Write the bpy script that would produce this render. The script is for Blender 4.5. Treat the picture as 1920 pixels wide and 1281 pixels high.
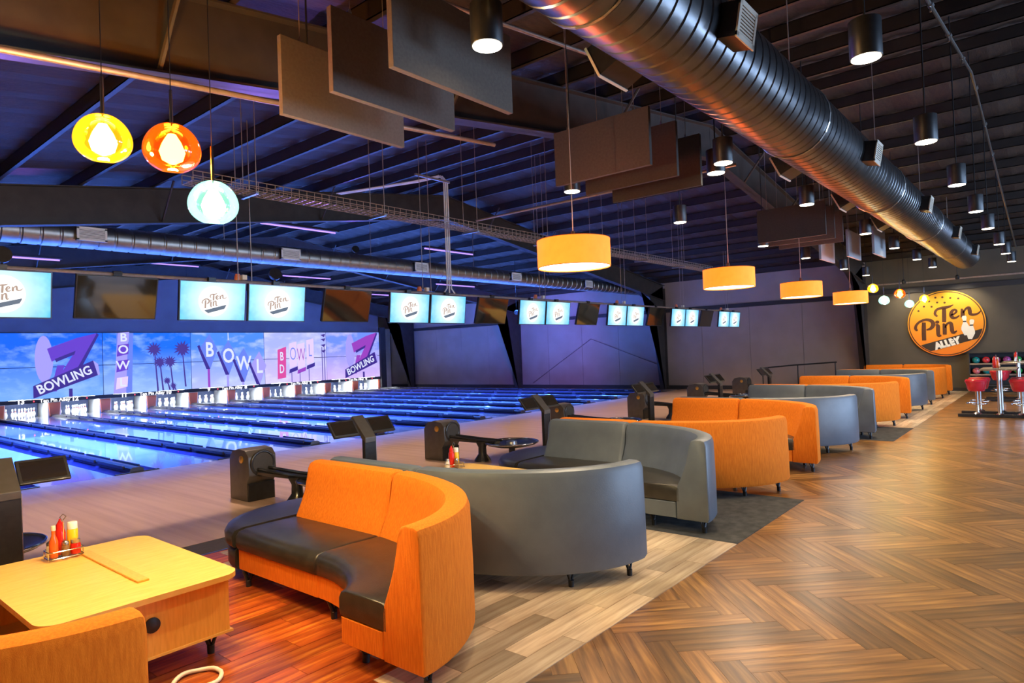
import bpy, bmesh, math, random
from mathutils import Vector, Matrix
random.seed(7)
S = bpy.context.scene
C = S.collection
for o in list(bpy.data.objects): bpy.data.objects.remove(o)
PI = math.pi

# ------------------------------------------------------------------ camera, world, exposure
EYE = Vector((0, 0, 1.88))
RIGHT = Vector((0.64293016, -0.76499546, -0.03771943))
DOWN = Vector((-0.01217198, 0.03903573, -0.99916368))
FWD = Vector((0.76582808, 0.64285158, 0.01578574))
cd = bpy.data.cameras.new('camera'); cam = bpy.data.objects.new('camera', cd); C.objects.link(cam)
cd.sensor_width = 36; cd.lens = 36 * 1226.887 / 1920; cd.clip_end = 200; cd.clip_start = 0.05
M4 = Matrix((RIGHT, -DOWN, -FWD)).transposed().to_4x4(); M4.translation = EYE
cam.matrix_world = M4
S.camera = cam
S.view_settings.view_transform = 'Standard'; S.view_settings.look = 'None'
S.view_settings.gamma = 1; S.view_settings.use_curve_mapping = False
S.view_settings.exposure = 0.5
W = bpy.data.worlds.new('world'); S.world = W; W.use_nodes = True
W.node_tree.nodes['Background'].inputs[0].default_value = (0.55, 0.5, 0.6, 1)
W.node_tree.nodes['Background'].inputs[1].default_value = 0.12

def lamp(kind, name, loc, energy, color, size=0.1, rot=None, parent=None, sizey=None, spot=None, blend=0.4):
    L = bpy.data.lights.new(name, kind); L.energy = energy; L.color = color
    if kind == 'AREA':
        L.size = size
        if sizey: L.shape = 'RECTANGLE'; L.size_y = sizey
    else: L.shadow_soft_size = size
    if kind == 'SPOT': L.spot_size = spot or 1.6; L.spot_blend = blend
    o = bpy.data.objects.new(name, L); C.objects.link(o); o.location = loc
    if rot: o.rotation_euler = rot
    if parent: o.parent = parent
    return o

# daylight entering through the windows of the street side (windows are built below)
for wx in (9.0, 14.5, 20.0):
    lamp('AREA', 'window_daylight', (wx, -7.96, 1.9), 480, (0.45, 0.66, 1.0), 3.6, (PI / 2, 0, 0), sizey=2.4)

# ------------------------------------------------------------------ helpers
def tag(o, label=None, cat=None, group=None, kind=None):
    if label: o['label'] = label
    if cat: o['category'] = cat
    if group: o['group'] = group
    if kind: o['kind'] = kind
    return o

def empty(name, loc=(0, 0, 0), rz=0, label=None, cat=None, group=None, kind=None):
    o = bpy.data.objects.new(name, None); C.objects.link(o); o.location = loc; o.rotation_euler = (0, 0, rz)
    o.empty_display_size = 0.1
    return tag(o, label, cat, group, kind)

class MB:
    """collects geometry for one mesh"""
    def __init__(s): s.v = []; s.f = []
    def add(s, vs, fs):
        b = len(s.v); s.v += [tuple(p) for p in vs]; s.f += [tuple(i + b for i in q) for q in fs]; return s
    def box(s, x0, x1, y0, y1, z0, z1):
        return s.add([(x0,y0,z0),(x1,y0,z0),(x1,y1,z0),(x0,y1,z0),(x0,y0,z1),(x1,y0,z1),(x1,y1,z1),(x0,y1,z1)],
                     [(0,3,2,1),(4,5,6,7),(0,1,5,4),(1,2,6,5),(2,3,7,6),(3,0,4,7)])
    def cbox(s, c, sx, sy, sz): return s.box(c[0]-sx/2, c[0]+sx/2, c[1]-sy/2, c[1]+sy/2, c[2]-sz/2, c[2]+sz/2)
    def tube(s, pts, r, n=8, closed=False):
        pts = [Vector(p) for p in pts]; N = len(pts); rs = r if isinstance(r, (list, tuple)) else [r] * N
        rings = []; up = None
        for i, p in enumerate(pts):
            if closed: t = pts[(i+1) % N] - pts[i-1]
            else: t = pts[min(i+1, N-1)] - pts[max(i-1, 0)]
            t.normalize()
            if up is None:
                a = Vector((0,0,1)) if abs(t.z) < .9 else Vector((1,0,0)); u = t.cross(a).normalized()
            else:
                u = up - t * up.dot(t)
                u = u.normalized() if u.length > 1e-6 else t.orthogonal().normalized()
            up = u; w = t.cross(u)
            rings.append([p + (u * math.cos(2*PI*k/n) + w * math.sin(2*PI*k/n)) * rs[i] for k in range(n)])
        vs = [q for R in rings for q in R]; fs = []
        for i in range(N if closed else N - 1):
            j = (i + 1) % N
            for k in range(n): fs.append((i*n+k, i*n+(k+1) % n, j*n+(k+1) % n, j*n+k))
        if not closed: fs += [tuple(range(n))[::-1], tuple((N-1)*n+k for k in range(n))]
        return s.add(vs, fs)
    def lathe(s, prof, n=24, c=(0, 0, 0), cap=True):
        vs = []; fs = []; m = len(prof)
        for r, z in prof:
            for k in range(n): vs.append((c[0]+r*math.cos(2*PI*k/n), c[1]+r*math.sin(2*PI*k/n), c[2]+z))
        for i in range(m - 1):
            for k in range(n): fs.append((i*n+k, i*n+(k+1) % n, (i+1)*n+(k+1) % n, (i+1)*n+k))
        if cap: fs += [tuple(range(n))[::-1], tuple((m-1)*n+k for k in range(n))]
        return s.add(vs, fs)
    def prism(s, poly, d0, d1, axis='z'):
        """poly 2-D outline extruded d0..d1; axis z:(x,y) y:(x,z) x:(y,z)"""
        n = len(poly)
        def P(a, b, d): return (a, b, d) if axis == 'z' else ((a, d, b) if axis == 'y' else (d, a, b))
        vs = [P(a, b, d0) for a, b in poly] + [P(a, b, d1) for a, b in poly]
        fs = [tuple(range(n))[::-1], tuple(range(n, 2*n))] + [(i, (i+1) % n, n+(i+1) % n, n+i) for i in range(n)]
        return s.add(vs, fs)
    def xf(s, M, start=0):
        s.v[start:] = [tuple(M @ Vector(p)) for p in s.v[start:]]; return s
    def mesh(s, name, mat, smooth=None, bevel=0):
        me = bpy.data.meshes.new(name); me.from_pydata(s.v, [], s.f)
        bm = bmesh.new(); bm.from_mesh(me); bmesh.ops.recalc_face_normals(bm, faces=bm.faces)
        if bevel: bmesh.ops.bevel(bm, geom=[e for e in bm.edges if e.is_manifold and e.calc_face_angle(0) > .5], offset=bevel, segments=2, affect='EDGES', profile=.6)
        bm.to_mesh(me); bm.free()
        if mat: me.materials.append(mat)
        if smooth is not None:
            me.polygons.foreach_set('use_smooth', [True] * len(me.polygons))
            me.set_sharp_from_angle(angle=math.radians(smooth))
        return me
    def build(s, name, mat, parent=None, smooth=None, bevel=0, loc=None):
        o = bpy.data.objects.new(name, s.mesh(name, mat, smooth, bevel)); C.objects.link(o)
        if parent: o.parent = parent
        if loc: o.location = loc
        return o

def inst(me, name, loc=(0,0,0), rot=(0,0,0), parent=None, scale=None):
    o = bpy.data.objects.new(name, me); C.objects.link(o); o.location = loc; o.rotation_euler = rot
    if parent: o.parent = parent
    if scale: o.scale = scale
    return o

def copy_tree(o, parent=None):
    c = o.copy(); C.objects.link(c); c.parent = parent
    for ch in list(o.children): copy_tree(ch, c)
    return c

ORD = ['first', 'second', 'third', 'fourth', 'fifth', 'sixth', 'seventh', 'eighth', 'ninth', 'tenth', 'eleventh', 'twelfth', 'thirteenth']

# ------------------------------------------------------------------ materials
def mat(name, col, rough=.5, metal=0, col2=None, nscale=8, nstretch=(1,1,1), bump=0, bscale=60, emit=None, estr=0, spec=.5, coat=0, detail=4, trans=0, alpha=1):
    m = bpy.data.materials.new(name); m.use_nodes = True; nt = m.node_tree; b = nt.nodes['Principled BSDF']
    b.inputs['Base Color'].default_value = (*col, 1); b.inputs['Roughness'].default_value = rough
    b.inputs['Metallic'].default_value = metal; b.inputs['Specular IOR Level'].default_value = spec
    b.inputs['Coat Weight'].default_value = coat; b.inputs['Coat Roughness'].default_value = .05
    b.inputs['Transmission Weight'].default_value = trans
    b.inputs['Alpha'].default_value = alpha
    if emit: b.inputs['Emission Color'].default_value = (*emit, 1); b.inputs['Emission Strength'].default_value = estr
    if col2 or bump:
        tc = nt.nodes.new('ShaderNodeTexCoord'); mp = nt.nodes.new('ShaderNodeMapping'); mp.inputs['Scale'].default_value = nstretch
        nt.links.new(tc.outputs['Object'], mp.inputs['Vector'])
    if col2:
        n = nt.nodes.new('ShaderNodeTexNoise'); n.inputs['Scale'].default_value = nscale; n.inputs['Detail'].default_value = detail
        nt.links.new(mp.outputs[0], n.inputs['Vector'])
        r = nt.nodes.new('ShaderNodeValToRGB'); r.color_ramp.elements[0].position = .35; r.color_ramp.elements[1].position = .65
        r.color_ramp.elements[0].color = (*col, 1); r.color_ramp.elements[1].color = (*col2, 1)
        nt.links.new(n.outputs[0], r.inputs[0]); nt.links.new(r.outputs[0], b.inputs['Base Color'])
        if emit == 'col': pass
    if bump:
        n2 = nt.nodes.new('ShaderNodeTexNoise'); n2.inputs['Scale'].default_value = bscale; n2.inputs['Detail'].default_value = 3
        nt.links.new(mp.outputs[0], n2.inputs['Vector'])
        bp = nt.nodes.new('ShaderNodeBump'); bp.inputs['Strength'].default_value = bump; bp.inputs['Distance'].default_value = .01
        nt.links.new(n2.outputs[0], bp.inputs['Height']); nt.links.new(bp.outputs[0], b.inputs['Normal'])
    return m

def emis(name, col, strength): return mat(name, (0,0,0), .6, emit=col, estr=strength)

MAT = dict(
    orange=mat('orange_fabric', (.70,.165,.008), .85, col2=(.82,.225,.014), nscale=30, nstretch=(3,3,.35), bump=.35, bscale=220, spec=.25),
    grey=mat('grey_vinyl', (.1,.122,.155), .42, col2=(.118,.143,.178), nscale=5, bump=.06, bscale=90),
    leather=mat('black_leather', (.022,.02,.018), .32, col2=(.032,.029,.026), nscale=12, bump=.12, bscale=140),
    black=mat('black_metal', (.018,.018,.02), .4, metal=.3, col2=(.026,.026,.028), nscale=20),
    blackplastic=mat('black_plastic', (.02,.02,.022), .28, col2=(.028,.028,.03), nscale=15, coat=.3),
    greybrown=mat('bronze_plastic', (.085,.075,.065), .4, metal=.3, col2=(.1,.09,.08), nscale=10),
    chrome=mat('chrome', (.75,.75,.76), .12, metal=1, col2=(.7,.7,.72), nscale=10),
    steel=mat('brushed_steel', (.5,.5,.5), .3, metal=1, col2=(.58,.57,.55), nscale=30, nstretch=(1,1,8)),
    maple=mat('maple_laminate', (.78,.47,.10), .42, col2=(.86,.55,.15), nscale=7, nstretch=(1,9,1), spec=.4),
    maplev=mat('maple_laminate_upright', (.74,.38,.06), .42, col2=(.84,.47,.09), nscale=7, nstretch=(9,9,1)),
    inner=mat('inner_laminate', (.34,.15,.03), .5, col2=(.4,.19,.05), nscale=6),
    duct=mat('galvanised_duct', (.15,.15,.16), .3, metal=1, col2=(.21,.205,.21), nscale=6, bump=.05, bscale=25),
    duct2=mat('dull_duct', (.3,.27,.24), .4, metal=1, col2=(.38,.34,.3), nscale=6),
    cream=mat('cream_metal', (.66,.58,.46), .5, col2=(.7,.62,.5), nscale=12),
    white=mat('white_enamel', (.8,.8,.78), .4, col2=(.84,.84,.82), nscale=10),
    slot=mat('dark_slot', (.05,.045,.04), .7, col2=(.06,.055,.05)),
    steelframe=mat('painted_frame', (.036,.03,.03), .55, col2=(.05,.042,.04), nscale=4, spec=.4),
    purlin=mat('painted_purlin', (.024,.017,.014), .5, col2=(.032,.023,.018), nscale=5),
    roof=mat('roof_sheet', (.026,.013,.007), .8, col2=(.045,.023,.011), nscale=5, nstretch=(1,4,1), bump=.6, bscale=14),
    conduit=mat('conduit', (.36,.28,.24), .45, metal=.6, col2=(.42,.34,.3), nscale=15),
    baffle=mat('acoustic_felt', (.12,.10,.085), .95, col2=(.14,.12,.10), nscale=40, bump=.2, bscale=300),
    baffledark=mat('acoustic_felt_dark', (.045,.038,.034), .95, col2=(.055,.047,.042), nscale=40, bump=.2, bscale=300),
    bafflelight=mat('acoustic_felt_grey', (.3,.31,.33), .95, col2=(.35,.36,.38), nscale=40, bump=.2, bscale=300),
    wall=mat('taupe_wall', (.32,.25,.215), .8, col2=(.36,.285,.25), nscale=1.2),
    maskwall=mat('masking_paint', (.15,.115,.12), .8, col2=(.17,.135,.14), nscale=1.2),
    walldark=mat('charcoal_wall', (.082,.066,.046), .75, col2=(.10,.08,.056), nscale=1.1, bump=.05),
    wallblack=mat('black_wall', (.03,.028,.03), .8, col2=(.04,.037,.04), nscale=1.5),
    pale=mat('pale_wall', (.62,.6,.5), .8, col2=(.68,.66,.56), nscale=2),
    carpet=mat('charcoal_carpet', (.052,.054,.056), .95, col2=(.085,.086,.086), nscale=9, bump=.5, bscale=400, spec=.15),
    base=mat('subfloor', (.12,.075,.04), .7, col2=(.15,.10,.06)),
    rubber=mat('dark_rubber', (.05,.04,.038), .6, col2=(.065,.055,.05), nscale=20),
    cap=mat('lane_cap', (.012,.01,.022), .35, col2=(.018,.015,.03), nscale=6, coat=.4),
    gutter=mat('lane_gutter', (.03,.022,.1), .3, col2=(.042,.03,.14), nscale=5, coat=.3),
    pin=mat('pin_white', (.86,.86,.84), .25, col2=(.88,.88,.87), nscale=5, coat=.5),
    pinred=mat('pin_band', (.6,.03,.03), .3, col2=(.65,.04,.04)),
    kick=mat('red_divider', (.93,.2,.09), .5, col2=(.96,.32,.13), nscale=2),
    redvinyl=mat('red_vinyl', (.5,.012,.03), .25, col2=(.56,.02,.04), nscale=9, coat=.5),
    glassblk=mat('screen_glass', (.02,.016,.012), .06, col2=(.022,.018,.014), nscale=3, coat=1, spec=.8),
    ketchup=mat('ketchup_red', (.6,.015,.01), .25, col2=(.66,.03,.015)),
    mustard=mat('mustard_yellow', (.9,.55,.02), .3, col2=(.95,.62,.03)),
    sauce=mat('hot_sauce', (.7,.12,.02), .2, col2=(.75,.16,.03)),
    pepper=mat('pepper_brown', (.2,.11,.05), .4, col2=(.28,.17,.08), nscale=60),
    salt=mat('salt_white', (.8,.76,.7), .3, col2=(.85,.82,.76)),
    cable=mat('white_cable', (.72,.68,.58), .4, col2=(.78,.74,.64)),
)

def wood(name, c1, c2, c3, rough=.35, scale=1.0, attr=True, coat=.15, along='x'):
    """plank timber: colour varies by object/piece, streaky grain along the plank's own length"""
    m = bpy.data.materials.new(name); m.use_nodes = True; nt = m.node_tree; b = nt.nodes['Principled BSDF']; N = nt.nodes.new; L = nt.links.new
    tc = N('ShaderNodeUVMap')
    mp = N('ShaderNodeMapping'); mp.inputs['Scale'].default_value = (1.6*scale, 22*scale, 1)
    L(tc.outputs[0], mp.inputs[0])
    n = N('ShaderNodeTexNoise'); n.inputs['Scale'].default_value = 1.0; n.inputs['Detail'].default_value = 6; n.inputs['Distortion'].default_value = .4
    L(mp.outputs[0], n.inputs['Vector'])
    r = N('ShaderNodeValToRGB'); e = r.color_ramp.elements
    e[0].position = .3; e[0].color = (*c1, 1); e[1].position = .72; e[1].color = (*c3, 1)
    k = e.new(.5); k.color = (*c2, 1)
    L(n.outputs[0], r.inputs[0])
    at = N('ShaderNodeAttribute'); at.attribute_name = 'tone'; at.attribute_type = 'GEOMETRY'
    at2 = N('ShaderNodeObjectInfo')
    mul = N('ShaderNodeMix'); mul.data_type = 'RGBA'; mul.blend_type = 'MULTIPLY'; mul.inputs[0].default_value = 1
    mr = N('ShaderNodeMapRange'); mr.inputs[3].default_value = .5; mr.inputs[4].default_value = 1.3
    add = N('ShaderNodeMath'); add.operation = 'ADD'
    L(at.outputs['Fac'], add.inputs[0]); L(at2.outputs['Random'], add.inputs[1])
    fr = N('ShaderNodeMath'); fr.operation = 'FRACT'; L(add.outputs[0], fr.inputs[0])
    L(fr.outputs[0], mr.inputs[0]); L(r.outputs[0], mul.inputs[6]); L(mr.outputs[0], mul.inputs[7])
    L(mul.outputs[2], b.inputs['Base Color'])
    b.inputs['Roughness'].default_value = rough; b.inputs['Coat Weight'].default_value = coat; b.inputs['Coat Roughness'].default_value = .25
    bp = N('ShaderNodeBump'); bp.inputs['Strength'].default_value = .12; bp.inputs['Distance'].default_value = .004
    L(n.outputs[0], bp.inputs['Height']); L(bp.outputs[0], b.inputs['Normal'])
    return m
MAT['herring'] = wood('herringbone_oak', (.07,.028,.007), (.205,.098,.028), (.40,.215,.065), .32)
MAT['palewood'] = wood('pale_planks', (.36,.25,.16), (.54,.42,.29), (.70,.59,.44), .4)
MAT['amberlit_wood'] = wood('amberlit_planks', (.18,.025,.006), (.42,.085,.012), (.72,.25,.03), .3)  # pale planks with the amber globes' pool of light put into the colour

def boards(name, c1, c2, rough, width, axis_y=True, coat=0.0, spec=.5):
    """surface of many narrow boards running along y (too narrow to tell apart)"""
    m = bpy.data.materials.new(name); m.use_nodes = True; nt = m.node_tree; b = nt.nodes['Principled BSDF']; N = nt.nodes.new; L = nt.links.new
    tc = N('ShaderNodeTexCoord'); mp = N('ShaderNodeMapping'); mp.inputs['Scale'].default_value = (1/width, .35, 1)
    L(tc.outputs['Object'], mp.inputs[0])
    n = N('ShaderNodeTexNoise'); n.inputs['Scale'].default_value = 1; n.inputs['Detail'].default_value = 3; L(mp.outputs[0], n.inputs['Vector'])
    r = N('ShaderNodeValToRGB'); r.color_ramp.elements[0].position = .35; r.color_ramp.elements[1].position = .65
    r.color_ramp.elements[0].color = (*c1,1); r.color_ramp.elements[1].color = (*c2,1)
    L(n.outputs[0], r.inputs[0]); L(r.outputs[0], b.inputs['Base Color'])
    b.inputs['Roughness'].default_value = rough; b.inputs['Coat Weight'].default_value = coat; b.inputs['Coat Roughness'].default_value = .03
    b.inputs['Specular IOR Level'].default_value = spec
    return m
MAT['approach'] = boards('approach_boards', (.42,.28,.20), (.54,.38,.28), .34, .12, coat=.2)
MAT['lane'] = boards('lane_boards', (.55,.5,.5), (.62,.56,.55), .1, .06, coat=1.0)

def sky(name, top, bot, cloud, seed, strength):
    """printed sky picture of the mural, the light on it put in as emission"""
    m = bpy.data.materials.new(name); m.use_nodes = True; nt = m.node_tree; b = nt.nodes['Principled BSDF']; N = nt.nodes.new; L = nt.links.new
    tc = N('ShaderNodeTexCoord'); mp = N('ShaderNodeMapping'); mp.inputs['Scale'].default_value = (.9, 1, 1.9); mp.inputs['Location'].default_value = (seed*7.3, seed, 0)
    L(tc.outputs['Object'], mp.inputs[0])
    n = N('ShaderNodeTexNoise'); n.inputs['Scale'].default_value = 1.1; n.inputs['Detail'].default_value = 7; n.inputs['Roughness'].default_value = .6; L(mp.outputs[0], n.inputs['Vector'])
    sp = N('ShaderNodeSeparateXYZ'); L(tc.outputs['Object'], sp.inputs[0])
    g = N('ShaderNodeMapRange'); g.inputs[1].default_value = .7; g.inputs[2].default_value = 3.3; L(sp.outputs[2], g.inputs[0])
    r = N('ShaderNodeValToRGB'); r.color_ramp.elements[0].color = (*bot,1); r.color_ramp.elements[1].color = (*top,1); r.color_ramp.elements[0].position = .05; r.color_ramp.elements[1].position = .75
    L(g.outputs[0], r.inputs[0])
    cr = N('ShaderNodeValToRGB'); cr.color_ramp.elements[0].position = .48; cr.color_ramp.elements[1].position = .78; L(n.outputs[0], cr.inputs[0])
    mx = N('ShaderNodeMix'); mx.data_type = 'RGBA'; L(cr.outputs[0], mx.inputs[0]); L(r.outputs[0], mx.inputs[6]); mx.inputs[7].default_value = (*cloud,1)
    L(mx.outputs[2], b.inputs['Emission Color']); b.inputs['Emission Strength'].default_value = strength
    b.inputs['Base Color'].default_value = (.05,.05,.08,1); b.inputs['Roughness'].default_value = .6
    return m

def cyanscreen():
    m = bpy.data.materials.new('screen_cyan'); m.use_nodes = True; nt = m.node_tree; b = nt.nodes['Principled BSDF']; N = nt.nodes.new; L = nt.links.new
    tc = N('ShaderNodeTexCoord'); n = N('ShaderNodeTexNoise'); n.inputs['Scale'].default_value = 9; n.inputs['Detail'].default_value = 6; L(tc.outputs['Object'], n.inputs['Vector'])
    r = N('ShaderNodeValToRGB'); r.color_ramp.elements[0].position = .3; r.color_ramp.elements[1].position = .7
    r.color_ramp.elements[0].color = (.04,.38,.8,1); r.color_ramp.elements[1].color = (.14,.55,.88,1)
    sp = N('ShaderNodeSeparateXYZ'); L(tc.outputs['Object'], sp.inputs[0])
    ln = N('ShaderNodeVectorMath'); ln.operation = 'LENGTH'; L(tc.outputs['Object'], ln.inputs[0])
    mr = N('ShaderNodeMapRange'); mr.inputs[1].default_value = .18; mr.inputs[2].default_value = .5; mr.inputs[3].default_value = .75; mr.inputs[4].default_value = 0; L(ln.outputs['Value'], mr.inputs[0])
    mx = N('ShaderNodeMix'); mx.data_type = 'RGBA'; L(mr.outputs[0], mx.inputs[0]); L(n.outputs[0], r.inputs[0]); L(r.outputs[0], mx.inputs[6]); mx.inputs[7].default_value = (.75,.92,1,1)
    L(mx.outputs[2], b.inputs['Emission Color']); b.inputs['Emission Strength'].default_value = 1.0
    b.inputs['Base Color'].default_value = (.01,.01,.01,1); b.inputs['Roughness'].default_value = .2
    return m
MAT['cyan'] = cyanscreen()
MAT['scr_white'] = emis('screen_white', (1, .98, .95), 1.15)
MAT['scr_brown'] = emis('screen_brown', (.42,.30,.24), .8)
MAT['scr_navy'] = emis('screen_navy', (.12,.16,.22), .8)
MAT['lampdisc'] = emis('lamp_disc', (1, .86, .62), 14)
MAT['bulb'] = emis('bulb', (1, .8, .5), 40)
MAT['drum'] = mat('drum_shade', (.85,.25,.03), .8, emit=(1,.145,.01), estr=1.7, col2=(.9,.3,.04), nscale=12)
MAT['drumwhite'] = emis('drum_diffuser', (1, .9, .75), 6)
def globe(name, col, e, estr):
    m = bpy.data.materials.new(name); m.use_nodes = True; nt = m.node_tree; nt.nodes.clear(); N = nt.nodes.new; L = nt.links.new
    out = N('ShaderNodeOutputMaterial'); t = N('ShaderNodeBsdfTransparent'); t.inputs[0].default_value = (*col, 1)
    gl = N('ShaderNodeBsdfGlossy'); gl.inputs['Roughness'].default_value = .05
    em = N('ShaderNodeEmission'); em.inputs[0].default_value = (*e, 1); em.inputs[1].default_value = estr
    lw = N('ShaderNodeLayerWeight'); lw.inputs[0].default_value = .35
    nz = N('ShaderNodeTexNoise'); nz.inputs['Scale'].default_value = 9; nz.inputs['Detail'].default_value = 4
    tc = N('ShaderNodeTexCoord'); L(tc.outputs['Object'], nz.inputs['Vector'])
    mr = N('ShaderNodeMapRange'); mr.inputs[3].default_value = .5; mr.inputs[4].default_value = 1.3; L(nz.outputs[0], mr.inputs[0])
    mu = N('ShaderNodeMath'); mu.operation = 'MULTIPLY'; L(mr.outputs[0], mu.inputs[0]); mu.inputs[1].default_value = estr; L(mu.outputs[0], em.inputs[1])
    m1 = N('ShaderNodeMixShader'); L(lw.outputs['Fresnel'], m1.inputs[0]); L(t.outputs[0], m1.inputs[1]); L(gl.outputs[0], m1.inputs[2])
    ad = N('ShaderNodeAddShader'); L(m1.outputs[0], ad.inputs[0]); L(em.outputs[0], ad.inputs[1]); L(ad.outputs[0], out.inputs[0])
    return m
MAT['globe_yellow'] = globe('yellow_glass', (1,.62,.08), (1,.40,.01), .75)
MAT['globe_amber'] = globe('amber_glass', (1,.35,.03), (1,.13,.004), .38)
MAT['globe_mint'] = globe('mint_glass', (.6,.9,.75), (.34,.75,.6), .55)

# ------------------------------------------------------------------ floor
XW = 26.4          # far side wall
YB = 30.6          # masking (mural) plane
FOUL = 12.55
floor = tag(MB().box(-1.2, XW+.2, -8, 6.52, -.2, -.012).build('floor', MAT['base']), kind='structure')

def plank_mesh(name, L, w, mt, t=.012):
    me = MB().box(-L/2, L/2, -w/2, w/2, -t, 0).mesh(name, mt)
    uv = me.uv_layers.new(name='UVMap')
    for p in me.polygons:
        for li in p.loop_indices:
            v = me.vertices[me.loops[li].vertex_index].co; uv.data[li].uv = (v.x, v.y)
    return me
def planks_into_field(name, rects, mt, parent):
    """many planks in one mesh: rects = (cx,cy,ang,L,w)"""
    vs = []; fs = []; uvs = []; tone = []
    for cx, cy, a, L, w in rects:
        b = len(vs); ca, sa = math.cos(a), math.sin(a); q = []
        for px, py in ((-L/2,-w/2),(L/2,-w/2),(L/2,w/2),(-L/2,w/2)):
            q.append((cx+px*ca-py*sa, cy+px*sa+py*ca)); uvs.append((px+cx*3.1, py+cy*1.7))
        vs += [(x, y, 0) for x, y in q] + [(x, y, -.011) for x, y in q]
        fs += [(b,b+1,b+2,b+3)] + [(b+i, b+4+i, b+4+(i+1)%4, b+(i+1)%4) for i in range(4)]
        tone += [random.random()] * 5
    me = bpy.data.meshes.new(name); me.from_pydata(vs, [], fs); me.materials.append(mt)
    uv = me.uv_layers.new(name='UVMap')
    for p in me.polygons:
        for li in p.loop_indices:
            i = me.loops[li].vertex_index; k = i // 8; j = i % 4; uv.data[li].uv = uvs[k*4+j]
    at = me.attributes.new('tone', 'FLOAT', 'FACE'); at.data.foreach_set('value', tone)
    o = bpy.data.objects.new(name, me); C.objects.link(o); o.parent = parent
    return tag(o, kind='stuff')

# herringbone: oak planks at +-45 degrees
HL, HWD = 0.96, 0.16
rects = []
r2 = math.sqrt(.5)
nper = int(round(HL/HWD)); 
# lattice: in rotated frame (u,v): horizontal plank at (i*w + k*2L..., i*w), vertical plank next to it
def inside_h(x, y):
    if x < 1.0 or x > XW-.05 or y < -2.2: return False
    if y <= 2.85: return True
    return 8.11 < x < 13.47 and y < 6.3
G = .0009
for i in range(-60, 160):
    for k in range(-40, 40):
        u0 = i*HWD + k*2*HL; v0 = i*HWD
        for (cu, cv, hor) in ((u0 + HL/2, v0 + HWD/2, True), (u0 + HL + HWD/2, v0 + HWD - HL/2 + 0, False)):
            ang = PI/4 if hor else 3*PI/4
            x = (cu - cv) * r2 + 4.5; y = (cu + cv) * r2 + .3 - 6
            rects.append((x, y, ang, HL-2*G, HWD-2*G))
def clip_ok(rc):
    x, y, a, L, w = rc
    return inside_h(x, y)
rects = [r for r in rects if clip_ok(r)]
def score(r):
    d = math.hypot(r[0], r[1]); vis = r[1] > r[0]*.045 - .1 and (r[1] < 2.5)
    return d if vis else d + 1000
rects.sort(key=score)
hp = [plank_mesh('oak_plank', HL-2*G, HWD-2*G, MAT['herring'])]
def crop_rect(r):
    """planks crossing the straight border y=2.4 are cut there by the inlay laid over them"""
    return r
for r in rects[:300]:
    inst(hp[0], 'plank', (r[0], r[1], -.0004*random.random()), (0, 0, r[2]), floor)
planks_into_field('plank_field', rects[300:], MAT['herring'], floor)

# booth floors: inlays of staggered planks, laid level over the ends of the herringbone
def zone(name, x0, x1, y0, y1, mt, z=.004):
    base = tag(MB().box(x0, x1, y0, y1, -.05, z-.010).build(name, MAT['base']), kind='structure')
    L, w = .92, .185
    me = {}
    y = y0; row = 0
    while y < y1 - .01:
        ww = min(w, y1 - y); x = x0 - (row * .37 % L)
        while x < x1 - .01:
            a, b_ = max(x, x0), min(x + L, x1)
            if b_ - a > .02:
                m_ = mt((a+b_)/2, y+ww/2)
                key = (round(b_-a, 3), round(ww, 3), m_.name)
                if key not in me: me[key] = plank_mesh('floor_plank', b_-a-.003, ww-.003, m_, .01)
                inst(me[key], 'plank', ((a+b_)/2, y+ww/2, z), (0,0,0), base)
            x += L
        y += w; row += 1
    return base
zone('floor', -.2, 6.02, 2.4, 6.5, lambda x, y: MAT['amberlit_wood'] if (x < 2.6 and y > 2.95) or (x < 3.3 and y > 3.5) else MAT['palewood'])  # planks of the near booth carry the amber light as colour
zone('floor', 15.58, XW-.05, 2.4, 6.5, lambda x, y: MAT['palewood'])
for n, (a, b_) in enumerate(((6.02, 8.11), (13.47, 15.58))):
    tag(MB().box(a+.002, b_-.002, 2.4, 6.5, -.05, .004).build('carpet_inlay', MAT['carpet']), kind='structure')

# approach, step edge, lanes
tag(MB().box(-1.2, XW, 6.98, FOUL, -.2, .003).build('approach_deck', MAT['approach']), kind='structure')
tag(MB().box(-1.2, XW, 6.54, 6.978, -.2, .002).build('approach_edge_strip', MAT['rubber']), kind='structure')
tag(MB().box(-1.2, XW, 6.502, 6.538, -.1, .006).build('approach_nosing', MAT['steel']), kind='structure')
tag(MB().box(-1.2, XW, FOUL, 33.2, -.4, -.16).build('lane_pit', MAT['wallblack']), kind='structure')

LPX, DV0 = 1.805, 4.57
DW = .37           # half width of a division
lane_me = MB().box(-(LPX/2-DW), LPX/2-DW, FOUL+.002, 31.9, -.12, 0).mesh('lane_surface', MAT['lane'])
K0, K1 = -2, 10
def lane_no(k): return 14 - k
NW = {i: w for i, w in enumerate('zero one two three four five six seven eight nine ten eleven twelve thirteen fourteen fifteen sixteen'.split())}
def lane_word(k): return NW[lane_no(k)]
for k in range(K0, K1+1):
    x = DV0 + LPX*(k+.5)
    tag(inst(lane_me, 'bowling_lane', (x, 0, 0)), 'glossy bowling lane running to the pins under number %s' % lane_word(k), 'lane', 'bowling lanes')
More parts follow.
